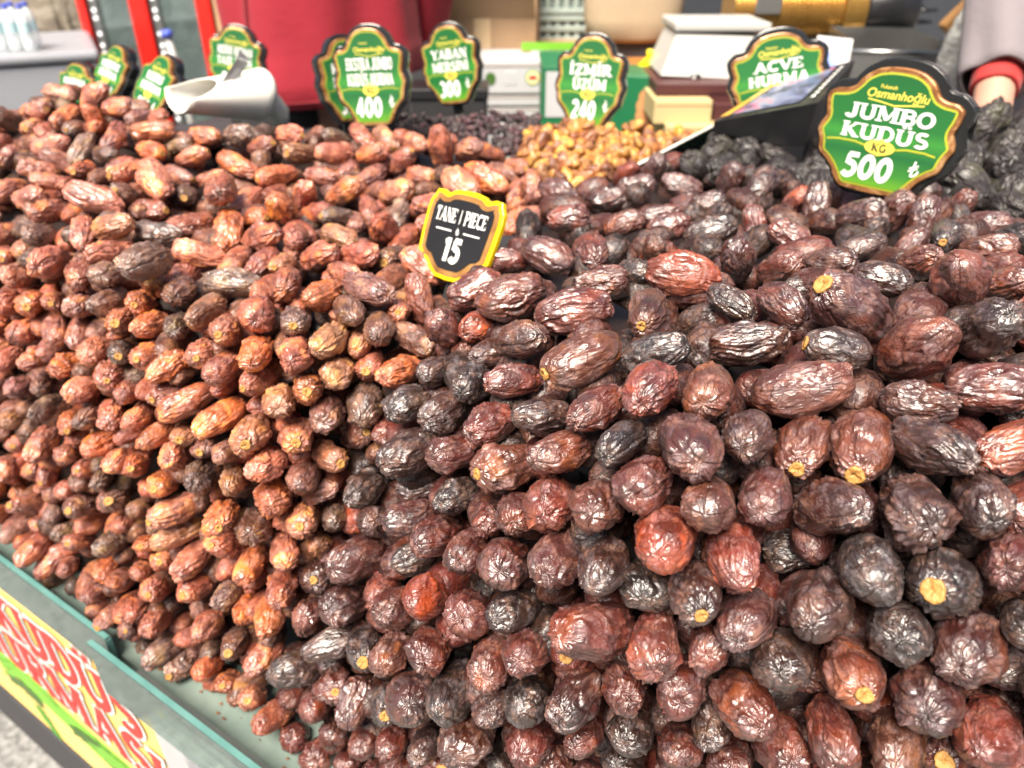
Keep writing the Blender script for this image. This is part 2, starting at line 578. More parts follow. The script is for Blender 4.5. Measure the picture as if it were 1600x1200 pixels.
# local X runs to the reader's right (-u), local Y up, local Z out of the stall
_b0 = st(1.9, -0.0045, 0.526)
banner.matrix_world = Matrix(((-UU[0], 0, -VV[0], _b0[0]), (-UU[1], 0, -VV[1], _b0[1]), (0, 1, 0, _b0[2]), (0, 0, 0, 1)))
tag(banner, "yellow banner with red lettering and green palm fronds along the stall front", "banner")
BW, BH = 1.9 - 0.534, 0.298
box("vinyl", (0, 0, -.003), (BW, BH, 0), M_BANNER, banner)
_r = random.Random(3)
fr = []
V, F = [], []
def frond(cx, cy, ang, ln, mi, zz):
    """A palm frond: curved rib with many narrow leaflets."""
    V, F = [], []
    P = []
    for i in range(15):
        t = i / 14
        a = ang - 0.9 * t * (1 if math.cos(ang) > 0 else -1)
        P.append((cx + ln * t * math.cos((ang + a) / 2), cy + ln * t * math.sin((ang + a) / 2)))
    ribbon(P, 0.0016, zz, V, F)
    for i in range(2, 15):
        t = i / 14
        dx, dy = P[i][0] - P[i - 1][0], P[i][1] - P[i - 1][1]
        a = math.atan2(dy, dx)
        for s in (-1, 1):
            l = ln * (0.34 - 0.20 * t) * _r.uniform(.8, 1.15)
            b = a + s * _r.uniform(.55, .8)
            e = (P[i][0] + l * math.cos(b), P[i][1] + l * math.sin(b))
            m = (P[i][0] + l * .5 * math.cos(b), P[i][1] + l * .5 * math.sin(b))
            nx, ny = -math.sin(b) * .0042, math.cos(b) * .0042
            k = len(V); z2 = zz + .000001 * (2 * i + (s > 0) + 1)
            V += [(P[i][0], P[i][1], z2), (m[0] + nx, m[1] + ny, z2), (e[0], e[1], z2), (m[0] - nx, m[1] - ny, z2)]
            F.append((k, k + 1, k + 2, k + 3))
    return mesh("palm_frond", V, F, M_INK_G[mi], banner)
# green hill swoosh under the letters, then fronds on it
Vv, Ff = [], []
for i in range(41):
    x = BW * i / 40
    y1 = 0.132 - 0.06 * max(0, (x - 0.95)) - 0.010 * math.sin(x * 7)
    Vv += [(x, y1, .0003), (x, max(.004, y1 - 0.060 - 0.02 * math.sin(x * 5)), .0003)]
for i in range(40):
    Ff.append((2 * i, 2 * i + 1, 2 * i + 3, 2 * i + 2))
mesh("green_swoosh", Vv, Ff, M_INK_G[0], banner)
for i in range(17):
    x = 0.45 + i * 0.056
    frond(x, 0.070 + _r.uniform(-.02, .025), R(_r.choice([20, 150, 60, 200, 330])), _r.uniform(.07, .12), i % 3, .0005 + i * .00004)
for line, h, y, end in (("KUDÜS", .068, .216, BW - .030), ("HURMASI", .070, .134, BW - .010)):
    w = h * 0.95 * sum(GL[c][0] + .03 for c in line)
    lettering("white_outline", line, h, end - w / 2, y, .0018, M_INK_W, banner, width=w, bold=.13, serif=True)
    lettering("red_letters", line, h, end - w / 2, y, .0032, M_INK_R, banner, width=w, bold=.0, serif=True)

# ------------------------------------------------------------------ dates
TINT = dict(r=(.105, .026, .016), d=(.048, .018, .012), k=(.018, .011, .010), o=(.250, .060, .016),
            p=(.070, .026, .024), t=(.125, .052, .028), g=(.042, .025, .022), i=(.165, .052, .035))
WORD = dict(r="red-brown", d="dark brown", k="blackish", o="orange-red", p="purple-brown", t="tan", g="grey-brown", i="pinkish brown")


def date_grid(seed, nu, nv, asp, wrinkle=1.0, fine=1.0):
    """Unit-radius wrinkled date along X, stem end at +X. Returns verts, quads/tris, local coordinates, ridge value."""
    rs = np.random.RandomState(seed)
    t = (np.arange(nu) + 0.5) / nu
    u = t * math.pi
    th = 2 * math.pi * np.arange(nv) / nv
    U, T = np.meshgrid(u, th, indexing='ij')
    U, T = U.ravel(), T.ravel()
    U = np.concatenate([U, [0.0, math.pi]])
    T = np.concatenate([T, [0.0, 0.0]])
    x = -np.cos(U)
    r = np.power(np.maximum(np.sin(U), 0), 0.78)
    r = r * (1 + 0.07 * x * rs.uniform(-0.6, 1.0)) * (1 - 0.05 * x * x)
    ct, st = np.cos(T), np.sin(T)
    p = np.stack([x * asp, r * ct, r * st], 1)
    off = rs.uniform(0, 60, 3)
    nrm = np.stack([x / asp * 1.2, ct * np.sqrt(np.maximum(1 - x * x, 0)), st * np.sqrt(np.maximum(1 - x * x, 0))], 1)
    nrm /= np.linalg.norm(nrm, axis=1)[:, None] + 1e-9
    w = np.stack([vnoise(p * 1.3 + off + s, seed + s) for s in (1, 2, 3)], 1) - 0.5
    low = vnoise(p * 0.95 + off, seed) - 0.5
    mid = vnoise(p * 2.1 + off + w, seed + 9) - 0.5
    kk = 0.35 + 0.65 * r
    q = np.stack([x * asp * 0.55, ct * kk * 2.7, st * kk * 2.7], 1) + w * 1.3 + off
    r1 = 1 - np.abs(2 * vnoise(q, seed + 4) - 1) * 1.9
    q2 = np.stack([x * asp * 1.0, ct * kk * 5.0, st * kk * 5.0], 1) + w * 2.0 + off
    r2 = 1 - np.abs(2 * vnoise(q2, seed + 5) - 1) * 1.9
    q3 = np.stack([x * asp * 2.2, ct * kk * 9.0, st * kk * 9.0], 1) + w * 3.0 + off
    r3 = 1 - np.abs(2 * vnoise(q3, seed + 6) - 1) * 1.9
    smooth = np.clip((vnoise(p * 1.1 + off + 20, seed + 7) - 0.36) * 4, 0.12, 1)   # some skin stays taut
    r1c, r2c, r3c = [np.clip(v, 0, 1) ** 1.8 for v in (r1, r2, r3)]
    d = 0.15 * low + 0.08 * mid + wrinkle * smooth * (0.104 * r1c + 0.080 * r2c + 0.034 * fine * r3c) - 0.05
    d -= wrinkle * 0.085 * np.clip(1 - np.abs(2 * vnoise(q * 0.8 + 7, seed + 8) - 1) * 4.0, 0, 1)   # creases
    P = p + nrm * d[:, None]
    # stem hollow, pinched tip, a gentle bend
    P[:, 0] -= np.where(x > 0, 0.17 * np.exp(-(r / 0.34) ** 2), 0)
    P[:, 0] += np.where(x < 0, 0.06 * np.exp(-(r / 0.30) ** 2) * rs.uniform(-1, 1), 0)
    P[:, 2] *= rs.uniform(0.78, 0.98)
    P[:, 1:] *= (1 + rs.uniform(-0.12, 0.10) * x)[:, None]      # some taper, some are pear shaped
    fl = rs.uniform(0.70, 0.92)                                   # a side pressed flat by its neighbours
    P[:, 1] = np.where(P[:, 1] > fl, fl + (P[:, 1] - fl) * 0.35, P[:, 1])
    P[:, 1] += rs.uniform(-0.10, 0.10) * (x * x - 0.4)
    faces = []
    for i in range(nu - 1):
        a = i * nv
        for k in range(nv):
            k2 = (k + 1) % nv
            faces.append((a + k, a + nv + k, a + nv + k2, a + k2))
    S, E = nu * nv, nu * nv + 1
    for k in range(nv):
        k2 = (k + 1) % nv
        faces.append((S, k, k2))
        faces.append((E, (nu - 1) * nv + k2, (nu - 1) * nv + k))
    ridge = np.clip(0.55 * r1c * smooth + 0.45 * r2c * smooth, 0, 1)
    return P, faces, p, ridge


def date_mesh(name, P, faces, loc, ridge, mat, tint=None, rnd=None):
    me = bpy.data.meshes.new(name)
    me.from_pydata(P.tolist(), [], faces)
    me.polygons.foreach_set("use_smooth", np.ones(len(me.polygons), dtype=bool))
    a = me.attributes.new("loc", 'FLOAT_VECTOR', 'POINT')
    a.data.foreach_set("vector", np.ascontiguousarray(loc, dtype=np.float32).ravel())
    a = me.attributes.new("ridge", 'FLOAT', 'POINT')
    a.data.foreach_set("value", np.ascontiguousarray(ridge, dtype=np.float32))
    if tint is not None:
        a = me.attributes.new("tint", 'FLOAT_COLOR', 'POINT')
        a.data.foreach_set("color", np.ascontiguousarray(np.concatenate([tint, np.ones((len(tint), 1))], 1), dtype=np.float32).ravel())
        a = me.attributes.new("rnd", 'FLOAT', 'POINT')
        a.data.foreach_set("value", np.ascontiguousarray(rnd, dtype=np.float32))
    me.update()
    me.materials.append(mat)
    return me


def date_mat(name, many=False, gloss=1.0, skin=(.50, .27, .15), papery=1.0):
    n = N(name)
    loc = n.new("ShaderNodeAttribute", attribute_name="loc").outputs["Vector"]
    rid = n.new("ShaderNodeAttribute", attribute_name="ridge").outputs["Fac"]
    if many:
        tint = n.new("ShaderNodeAttribute", attribute_name="tint").outputs["Color"]
        rnd = n.new("ShaderNodeAttribute", attribute_name="rnd").outputs["Fac"]
    else:
        oi = n.new("ShaderNodeObjectInfo")
        tint, rnd = oi.outputs["Color"], oi.outputs["Random"]
    sh = n.new("ShaderNodeCombineXYZ")
    n.link(n.math('MULTIPLY', rnd, 91.0), sh.inputs[0])
    n.link(n.math('MULTIPLY', rnd, 37.0), sh.inputs[1])
    va = n.new("ShaderNodeVectorMath", operation='ADD')
    n.link(loc, va.inputs[0]); n.link(sh.outputs[0], va.inputs[1])
    c = va.outputs[0]
    # flesh colour: dark to saturated, in large soft zones
    zone = n.ramp(n.noise(c, 0.9, 2, 0.55, 0.6), [(0.30, 0.0), (0.66, 1.0)])
    deep = n.mix(1.0, tint, (.34, .26, .28), 'MULTIPLY')
    rich = n.mix(1.0, tint, (1.35, 1.15, 1.0), 'MULTIPLY')
    col = n.mix(zone, deep, rich)
    # random amber zones: light through thin flesh, painted as colour
    amber = n.ramp(n.noise(c, 0.75, 2, 0.5, 0.4), [(0.55, 0.0), (0.70, 1.0)])
    col = n.mix(n.math('MULTIPLY', amber, 0.75), col, n.mix(1.0, tint, (3.1, 3.4, 1.6), 'MULTIPLY'))
    # crinkled skin: plates of loosened papery skin, matt tan with a pale sheen painted in, parted by dark crease lines
    st = n.new("ShaderNodeMapping")
    st.inputs["Scale"].default_value = (0.42, 1.0, 1.0)
    n.link(c, st.inputs[0])
    wv = n.new("ShaderNodeTexNoise"); wv.inputs["Scale"].default_value = 1.9; wv.inputs["Detail"].default_value = 1
    n.link(c, wv.inputs["Vector"])
    wm = n.new("ShaderNodeVectorMath", operation='MULTIPLY_ADD'); wm.inputs[1].default_value = (.75, .75, .75)
    n.link(wv.outputs["Color"], wm.inputs[0]); n.link(st.outputs[0], wm.inputs[2])
    vo = n.new("ShaderNodeTexVoronoi", feature='DISTANCE_TO_EDGE'); vo.inputs["Scale"].default_value = 3.3
    n.link(wm.outputs[0], vo.inputs["Vector"])
    plate = n.ramp(vo.outputs["Distance"], [(0.0, 0.0), (0.07, 0.65), (0.22, 1.0)])
    patch = n.ramp(n.noise(c, 1.1, 3, 0.6, 0.9), [(0.46, 0.0), (0.58, 1.0)])
    crest = n.ramp(rid, [(0.30, 0.0), (0.85, 1.0)])
    pf = n.math('ADD', n.math('MULTIPLY', patch, 0.50 * papery), n.math('MULTIPLY', crest, 0.30 * papery))
    pf = n.math('MULTIPLY', n.math('ADD', pf, 0.06, True), plate)
    hue = n.ramp(wv.outputs["Fac"], [(0.42, 0.0), (0.58, 1.0)])
    skin_sheen = n.mix(hue, skin, tuple(sum(skin) / 3 * q for q in (1.02, .88, .95)))  # some plates mauve: lilac sky reflection put into the skin colour
    col = n.mix(pf, col, n.mix(0.55, skin_sheen, n.mix(1.0, tint, (2.6, 2.4, 2.2), 'MULTIPLY')))
    n.set(Base_Color=col)
    rough = n.math('ADD', n.math('MULTIPLY', n.noise(c, 1.6, 1, 0.6), 0.34), 0.18 + 0.08 / gloss)
    rough = n.math('ADD', rough, n.math('MULTIPLY', patch, 0.10))
    n.set(Roughness=rough)
    n.put(n.b.inputs["Specular IOR Level"], 1.0 * gloss)
    n.set(Coat_Weight=0.22 * gloss, Coat_Roughness=0.15, Coat_IOR=1.6)
    h = n.math('MULTIPLY', n.noise(st.outputs[0], 2.4, 1, 0.45, 2.2), 1.15)
    h = n.math('ADD', h, n.math('MULTIPLY', plate, 0.22))
    n.bump(h, 0.65, 0.0012)
    return n.m


M_JUMBO = date_mat("jumbo_date_skin", gloss=1.3, skin=(.36, .195, .14), papery=1.0)
M_JUMBO_MANY = date_mat("jumbo_date_skin_buried", True, 0.55, skin=(.36, .195, .14))
M_RED = date_mat("red_date_skin", gloss=1.1, skin=(.50, .27, .17))
M_RED_MANY = date_mat("red_date_skin_buried", True, 0.55, skin=(.50, .27, .17))
M_BLACK = date_mat("black_date_skin", gloss=0.5, skin=(.10, .085, .08))

NVAR = 18
PROTO, LOW = {}, {}
for kind, mat, aspm, s0 in (("jumbo", M_JUMBO, 1.66, 100), ("red", M_RED, 1.98, 300), ("black", M_BLACK, 1.25, 500)):
    PROTO[kind], LOW[kind] = [], []
    for v in range(NVAR if kind != "black" else 5):
        rs = np.random.RandomState(s0 + v)
        asp = aspm * rs.uniform(0.93, 1.08)
        wr = rs.uniform(0.75, 1.3) * (1.35 if kind == "black" else 1.0)
        P, F, L, G = date_grid(s0 + v, 64, 120, asp, wr)
        _m = (np.hypot(L[:, 1], L[:, 2]) < 0.36) & (L[:, 0] > 0)
        PROTO[kind].append((date_mesh(kind + "_date", P, F, L, G, mat), asp, float(P[_m, 0].mean() * 0.5 + P[_m, 0].max() * 0.5)))
        LOW[kind].append(date_grid(s0 + v, 20, 30, asp, wr, 0.3) + (asp,))

_n = N("date_stem_cap")
_c = _n.coord()
_n.set(Base_Color=_n.mix(_n.noise(_c, 2.2, 4), (.27, .11, .025), (.50, .28, .075)), Roughness=0.55)
_n.bump(_n.noise(_c, 6, 3), 0.5, 0.003)
M_CAP = _n.m


def cap_mesh(seed):
    rs = np.random.RandomState(seed)
    n = 18
    prof = [(0.0, -0.02), (0.07, 0.0), (0.11, 0.045), (0.21, 0.035), (0.28, 0.06), (0.35, 0.05), (0.38, 0.0), (0.34, -0.06)]
    ph = rs.uniform(0, 6.28, 3)
    verts, faces = [(-0.02, 0, 0)], []
    for j, (r, h) in enumerate(prof[1:]):
        for k in range(n):
            a = 2 * math.pi * k / n
            w = 1 + 0.05 * math.sin(3 * a + ph[0]) + 0.04 * math.sin(5 * a + ph[1]) + 0.04 * math.sin(8 * a + ph[2])
            verts.append((h + 0.02 * math.sin(4 * a + ph[1] + j), r * w * math.cos(a), r * w * math.sin(a) * 0.9))
    for k in range(n):
        faces.append((0, 1 + k, 1 + (k + 1) % n))
    for j in range(len(prof) - 2):
        for k in range(n):
            k2 = (k + 1) % n
            a = 1 + j * n
            faces.append((a + k, a + n + k, a + n + k2, a + k2))
    me = bpy.data.meshes.new("stem_cap")
    me.from_pydata(verts, [], faces)
    me.polygons.foreach_set("use_smooth", [True] * len(me.polygons))
    me.materials.append(M_CAP)
    return me


CAPS = [cap_mesh(s) for s in range(5)]

# Dates read off the photograph: pixel x y, long and short diameter, direction of the near end (0 right, 90 up), colour, flags (y yellow stem cap)
JUMBO_READ = """
1252 700 118 90 250 ty;1348 698 135 100 255 ty;1465 707 125 92 340 d;1572 715 112 78 200 o;1304 793 120 95 0 d;1432 800 122 108 300 d
1540 780 118 105 300 g;1357 885 110 100 280 k;1471 908 120 115 225 ky;1570 865 102 100 250 r;1203 765 100 90 260 p;1245 857 120 60 190 k
1279 945 118 105 250 d;1222 1030 100 95 260 g;1331 1050 125 100 290 ty;1405 982 100 95 280 k;1522 1003 125 108 240 p;1452 1085 118 105 250 p
1297 1140 120 90 280 r;1400 1160 122 100 250 t;1550 1143 125 110 240 i;1600 975 90 82 260 k;1162 1095 115 90 300 i;1222 1160 100 85 300 r
932 985 135 98 190 i;1018 995 110 85 260 i;1080 930 112 85 280 dy;1160 960 115 95 250 p;1110 1010 76 72 240 r;1065 1072 96 85 260 r
975 1075 86 80 290 r;897 1090 105 85 230 p;822 1095 82 76 240 k;985 1140 86 76 240 g;912 1150 74 62 230 r;832 1160 90 75 230 r
1065 1165 86 76 240 r;1112 1130 86 70 250 g;1142 1187 82 72 250 r;958 895 102 80 240 d;868 925 86 52 200 ky;805 955 86 62 200 k
820 1020 82 76 230 r;1040 842 116 106 250 o;1005 752 96 86 230 r;1082 700 116 104 300 p;1107 778 92 88 250 t;875 707 102 70 200 t
977 685 92 76 220 k;930 638 96 66 215 r;845 648 96 62 185 d;1012 617 94 78 240 i;1103 617 98 92 250 t;1168 680 88 82 250 d
860 788 92 86 230 i;935 788 92 86 240 t;875 870 112 90 220 p;1145 868 116 86 280 i;790 728 122 80 195 ty;707 710 88 62 190 r
640 705 108 72 205 g;765 662 88 66 210 r;690 645 82 62 210 d;640 630 82 56 205 g;607 668 56 46 220 i;712 775 74 56 200 k
655 760 88 46 190 p;640 808 92 60 195 p;582 810 56 54 200 d;570 770 72 56 210 g;683 838 86 66 200 r;737 862 82 70 215 r
650 870 84 52 200 k;565 870 108 70 205 p;785 880 94 90 230 r;805 805 76 72 230 r;772 810 62 60 220 r;670 930 92 76 200 o
733 960 88 85 215 i;620 950 78 66 200 r;540 945 78 66 200 p;485 960 62 58 210 i;520 1005 102 64 200 g;570 1015 72 60 260 ky
612 1020 78 60 240 t;672 1015 78 72 240 r;470 1045 92 62 190 g;555 1097 92 56 250 p;650 1090 86 84 235 p;703 1085 102 86 240 k
608 1100 72 60 250 ky;495 1100 62 56 230 i;775 1100 78 66 240 d;775 1030 92 76 240 t;730 1152 102 80 235 d;665 1165 68 56 240 g
570 1157 58 52 240 r;612 1160 58 48 240 r;522 1147 54 52 240 r;500 1178 58 52 230 r;547 1187 56 50 230 r;462 1150 48 44 220 r
910 560 155 88 205 ty;897 485 140 74 12 r;797 465 116 70 15 t;745 452 112 64 20 i;942 442 106 56 5 t;855 400 94 60 335 p
790 408 82 42 0 i;925 393 62 56 300 r;817 530 82 62 10 t;750 510 68 48 200 o;695 515 66 54 130 i;765 552 64 48 200 d
800 595 88 56 190 i;740 600 70 60 200 k;682 577 60 50 200 g;720 560 52 46 80 t;1012 490 90 74 245 ty;1027 553 112 70 20 k
1170 537 148 78 8 d;1067 430 122 74 350 o;1147 473 84 56 330 g;1220 477 88 62 320 p;887 342 96 42 8 r;1033 338 92 42 10 p
1045 355 90 44 15 r;1110 362 122 50 22 g;1153 407 78 64 100 p;1220 417 78 58 20 t;1233 368 78 46 330 r;1180 350 76 40 100 r
1190 287 58 46 240 g;993 293 68 42 20 p;1063 290 84 42 340 p;1020 265 56 40 60 p;1277 323 88 46 270 p;1023 393 50 42 90 t
1330 482 150 98 140 py;1433 543 126 94 40 i;1500 440 106 90 95 i;1543 517 106 88 40 g;1257 603 185 96 12 t;1310 553 128 72 170 gy
1552 608 152 86 4 r;1440 630 138 72 350 p;1377 437 98 60 350 d;1340 340 84 54 15 p;1400 333 76 52 65 r;1440 342 92 46 80 p
1347 387 98 46 200 gy;1420 385 74 46 230 r;1477 367 54 48 260 ky;1540 353 108 46 8 p;1543 390 84 56 10 t;1437 410 74 56 30 t
1590 372 74 50 10 k;1573 443 76 54 10 t;975 350 70 44 20 t;948 310 60 42 10 p;1105 318 78 40 200 p;1140 280 56 40 60 p
1290 420 80 54 10 d;1260 440 70 50 200 g;1090 500 70 48 20 g;1385 690 60 60 250 k;1250 545 70 50 10 k;985 430 66 50 20 k
"""
RED_READ = """
310 398 108 42 345 i;225 413 88 66 200 g;243 282 68 50 290 i;147 310 88 46 340 i;245 362 68 38 350 k;355 355 68 50 270 o
410 372 62 44 20 r;460 370 46 43 250 r;440 330 64 50 120 o;347 300 58 54 240 r;290 305 38 36 230 ky;430 275 72 36 190 oy
60 265 84 30 355 i;77 283 74 30 350 i;80 228 60 36 20 i;15 297 56 40 200 i;47 310 50 40 20 i;365 445 98 48 355 g
447 445 60 58 240 r;403 493 62 60 250 r;465 500 56 53 250 gy;355 518 60 52 200 iy;400 550 64 52 240 o;467 553 62 58 230 i
320 483 74 48 215 t;243 435 50 47 190 dy;283 455 54 48 220 d;222 470 50 42 200 oy;170 473 64 46 200 d;125 475 48 43 210 p
50 475 50 46 210 oy;13 470 50 44 210 i;30 430 54 42 200 i;78 410 68 56 200 i;125 432 54 46 250 r;190 500 54 46 200 oy
235 507 62 46 200 o;278 508 48 42 220 k;43 517 60 46 200 r;87 515 52 42 280 r;147 547 52 46 230 i;190 550 44 40 230 ky
235 555 68 47 200 oy;313 553 50 45 230 iy;350 575 66 48 215 r;63 557 64 38 205 r;105 570 54 42 210 o;573 455 80 52 340 p
503 465 64 50 200 o;545 490 58 50 300 d;590 513 60 54 260 d;517 530 70 52 220 t;530 583 58 50 240 t;483 605 54 51 250 oy
437 625 58 52 250 t;513 645 64 55 235 p;393 677 74 57 240 ty;465 680 66 58 260 iy;513 713 72 48 325 ty;417 725 66 55 225 i
477 743 62 54 240 p;427 777 64 58 260 o;560 680 56 44 20 dy;343 653 92 50 215 o;292 627 112 50 208 o;287 680 48 40 240 ty
275 712 56 50 215 i;312 742 58 52 230 k;355 705 50 40 210 p;365 750 54 44 240 t;255 757 54 42 205 oy;275 797 112 47 205 iy
280 838 84 42 205 t;345 808 68 56 260 oy;400 825 60 54 225 d;477 810 66 58 240 iy;525 810 46 42 220 k;443 860 64 50 280 i
302 868 84 46 230 i;393 880 74 46 240 o;230 850 42 36 210 oy;213 727 50 42 210 oy;245 680 64 38 215 o;215 655 52 46 215 i
500 772 56 36 20 p;130 607 64 46 215 i;175 585 54 46 240 ry;262 575 74 40 215 o;198 610 44 36 215 r;75 637 60 40 205 k
140 652 52 44 215 d;172 647 52 36 260 r;107 660 46 34 260 oy;160 692 68 46 215 o;187 718 52 42 220 i;423 960 72 54 260 o
415 1020 78 46 235 i;442 917 68 50 250 r;368 1004 64 46 240 dy;325 976 60 44 235 r;325 1040 56 42 230 o;245 970 58 40 230 r
242 920 52 44 230 ry;190 905 52 42 220 r;150 925 48 38 220 p;660 415 84 45 320 i;655 465 88 45 285 r;650 530 78 45 330 d
620 580 74 54 200 o;575 628 78 60 250 g;590 700 44 40 240 d;560 400 66 42 10 r;500 400 60 42 20 r;540 430 60 40 340 r
600 360 60 50 100 r;540 300 70 44 30 o;690 230 70 42 95 i;720 290 70 46 320 i;760 280 76 40 330 o;620 300 60 40 10 i
"""
RAYV = None


def tps(samples, lam=2e-3):
    A = np.array(samples, float)
    X, z = A[:, :2] / 1000, A[:, 2]
    def K(a, b):
        d2 = ((a[:, None] - b[None]) ** 2).sum(2)
        return 0.5 * d2 * np.log(d2 + 1e-9)
    n = len(X)
    M = np.zeros((n + 3, n + 3))
    M[:n, :n] = K(X, X) + lam * np.eye(n)
    M[:n, n] = 1; M[:n, n + 1:] = X
    M[n, :n] = 1; M[n + 1:, :n] = X.T
    w = np.linalg.solve(M, np.concatenate([z, np.zeros(3)]))
    def f(px, py):
        q = np.stack([np.atleast_1d(px), np.atleast_1d(py)], 1).astype(float) / 1000
        return K(q, X) @ w[:n] + w[n] + q @ w[n + 1:]
    return f


Z_JUMBO = tps([(1400, 1160, .345), (1280, 945, .335), (1430, 800, .335), (1040, 842, .345), (1082, 700, .345), (1300, 690, .365), (1257, 603, .375),
               (1330, 480, .40), (1433, 543, .385), (1500, 440, .42), (1170, 537, .415), (1012, 490, .45), (910, 560, .41), (797, 465, .50), (1067, 430, .48),
               (1153, 407, .52), (1040, 350, .66), (1340, 340, .63), (1277, 323, .66), (1540, 353, .62), (1063, 290, .78), (790, 728, .425), (640, 705, .49),
               (600, 820, .51), (565, 870, .53), (670, 930, .46), (733, 960, .43), (650, 1090, .47), (555, 1097, .54), (470, 1045, .57), (500, 1178, .625),
               (900, 1090, .40), (912, 1180, .43), (1065, 1165, .40), (1580, 1100, .33), (1600, 600, .36), (1700, 340, .62), (1720, 800, .33), (1250, 1300, .40), (700, 1300, .56)])
Z_RED = tps([(300, 868, .62), (345, 808, .56), (443, 860, .56), (393, 880, .58), (427, 962, .57), (410, 1020, .60), (465, 500, .53), (517, 530, .53), (437, 625, .525),
             (503, 465, .56), (573, 455, .56), (660, 415, .62), (410, 372, .66), (310, 398, .64), (147, 310, .68), (290, 305, .75), (60, 265, .80), (80, 228, .84),
             (130, 607, .64), (50, 475, .68), (100, 660, .67), (30, 720, .74), (20, 600, .71), (400, 200, .86), (600, 210, .86), (550, 300, .76), (690, 230, .84),
             (100, 140, .90), (40, 170, .92), (200, 750, .64), (230, 960, .665), (150, 925, .715), (0, 800, .78), (-100, 600, .78), (-100, 300, .86), (560, 640, .54),
             (520, 780, .56), (780, 270, .82), (860, 310, .78), (330, 1050, .66), (415, 1105, .63)])

POLY_RED = [(-130, 200), (0, 178), (60, 150), (110, 138), (160, 145), (205, 168), (262, 200), (330, 206), (450, 206), (560, 212), (640, 220), (700, 226), (770, 240), (830, 270),
            (868, 300), (845, 330), (780, 372), (715, 430), (650, 540), (600, 600), (570, 650), (560, 700), (556, 760), (535, 820), (490, 880), (468, 930), (448, 1000), (435, 1060),
            (428, 1120), (340, 1070), (238, 1012), (130, 932), (0, 817), (-130, 704)]
POLY_JUMBO = [(868, 300), (940, 290), (1000, 262), (1040, 252), (1130, 268), (1200, 276), (1290, 306), (1420, 306), (1500, 322), (1560, 340), (1740, 336), (1740, 1330), (640, 1330),
              (495, 1210), (444, 1126), (450, 1060), (456, 1000), (476, 930), (500, 880), (545, 820), (566, 760), (572, 700), (590, 650), (620, 600), (670, 540), (735, 440), (790, 385), (850, 340)]


def inside(poly, x, y):
    c = False
    n = len(poly)
    for i in range(n):
        x1, y1 = poly[i]
        x2, y2 = poly[(i + 1) % n]
        if (y1 > y) != (y2 > y) and x < (x2 - x1) * (y - y1) / (y2 - y1) + x1:
            c = not c
    return c


class D:
    __slots__ = "kind x y W L dir col cap z phi asp var P A s read pushed layer".split()


def make(kind, x, y, L, W, dr, col, cap, read, rng, push=0.0, layer=1):
    d = D()
    d.kind, d.x, d.y, d.dir, d.col, d.cap, d.read, d.pushed, d.layer = kind, x, y, dr, col, cap, read, push, layer
    zf = Z_JUMBO if kind == "jumbo" else Z_RED
    nom = 0.0290 if kind == "jumbo" else 0.0230
    zs = float(zf(x, y)[0])
    d.var = rng.randrange(len(PROTO[kind]))
    d.asp = PROTO[kind][d.var][1]
    if W is None:
        Wr = nom * rng.uniform(0.86, 1.10)
        d.W = Wr * FPX / zs
    else:
        Wr = min(max(W * zs / FPX, nom * 0.74), nom * 1.28)
        if Wr != W * zs / FPX:                     # the size cannot account for all of it: let the depth give
            zs = 0.5 * zs + 0.5 * Wr * FPX / W
        d.W = W
    if L is None:
        s = rng.uniform(0.15, 1.0)
        d.phi = math.asin(s)
        d.L = d.W * math.sqrt((d.asp * s) ** 2 + 1 - s * s)
    else:
        d.L = L
        q = (L / d.W) ** 2
        s2 = min(max((q - 1) / (d.asp ** 2 - 1), 0.02), 1.0)
        d.phi = math.asin(math.sqrt(s2)) * (0.74 if cap else 1.0)
    d.s = Wr / 2
    d.z = zs + push * nom
    d.P = at(x, y, d.z)
    rv = ray(x, y); rv = rv / np.linalg.norm(rv)
    e1 = CR - rv * CR.dot(rv); e1 /= np.linalg.norm(e1)
    e2 = np.cross(e1, rv); e2 = e2 if e2.dot(CU) > 0 else -e2
    a = math.radians(dr)
    d.A = math.sin(d.phi) * (math.cos(a) * e1 + math.sin(a) * e2) - math.cos(d.phi) * rv
    return d


def seg2d(d):
    h = max(d.L - d.W, 0) / 2
    a = math.radians(d.dir)
    cx, cy = math.cos(a) * h, -math.sin(a) * h
    return [(d.x - cx, d.y - cy), (d.x, d.y), (d.x + cx, d.y + cy)]


def near_dir(kind, x, y, rng):
    """Which way dates point here: the slopes show their ends, the tops lie any way."""
    if kind == "red":
        if y < 400 - 0.12 * abs(x - 350):
            return rng.choice([rng.gauss(10, 25), rng.gauss(190, 25), rng.uniform(0, 360)]), rng.uniform(0.55, 1.0)
        return rng.gauss(216, 16), rng.choice([rng.uniform(0.15, 0.6), rng.uniform(0.5, 0.95), rng.uniform(0.65, 1.0)])
    if y < 460:
        return rng.choice([rng.gauss(10, 22), rng.gauss(350, 30), rng.uniform(0, 360)]), rng.uniform(0.6, 1.0)
    return rng.gauss(235, 28), rng.uniform(0.1, 0.7)


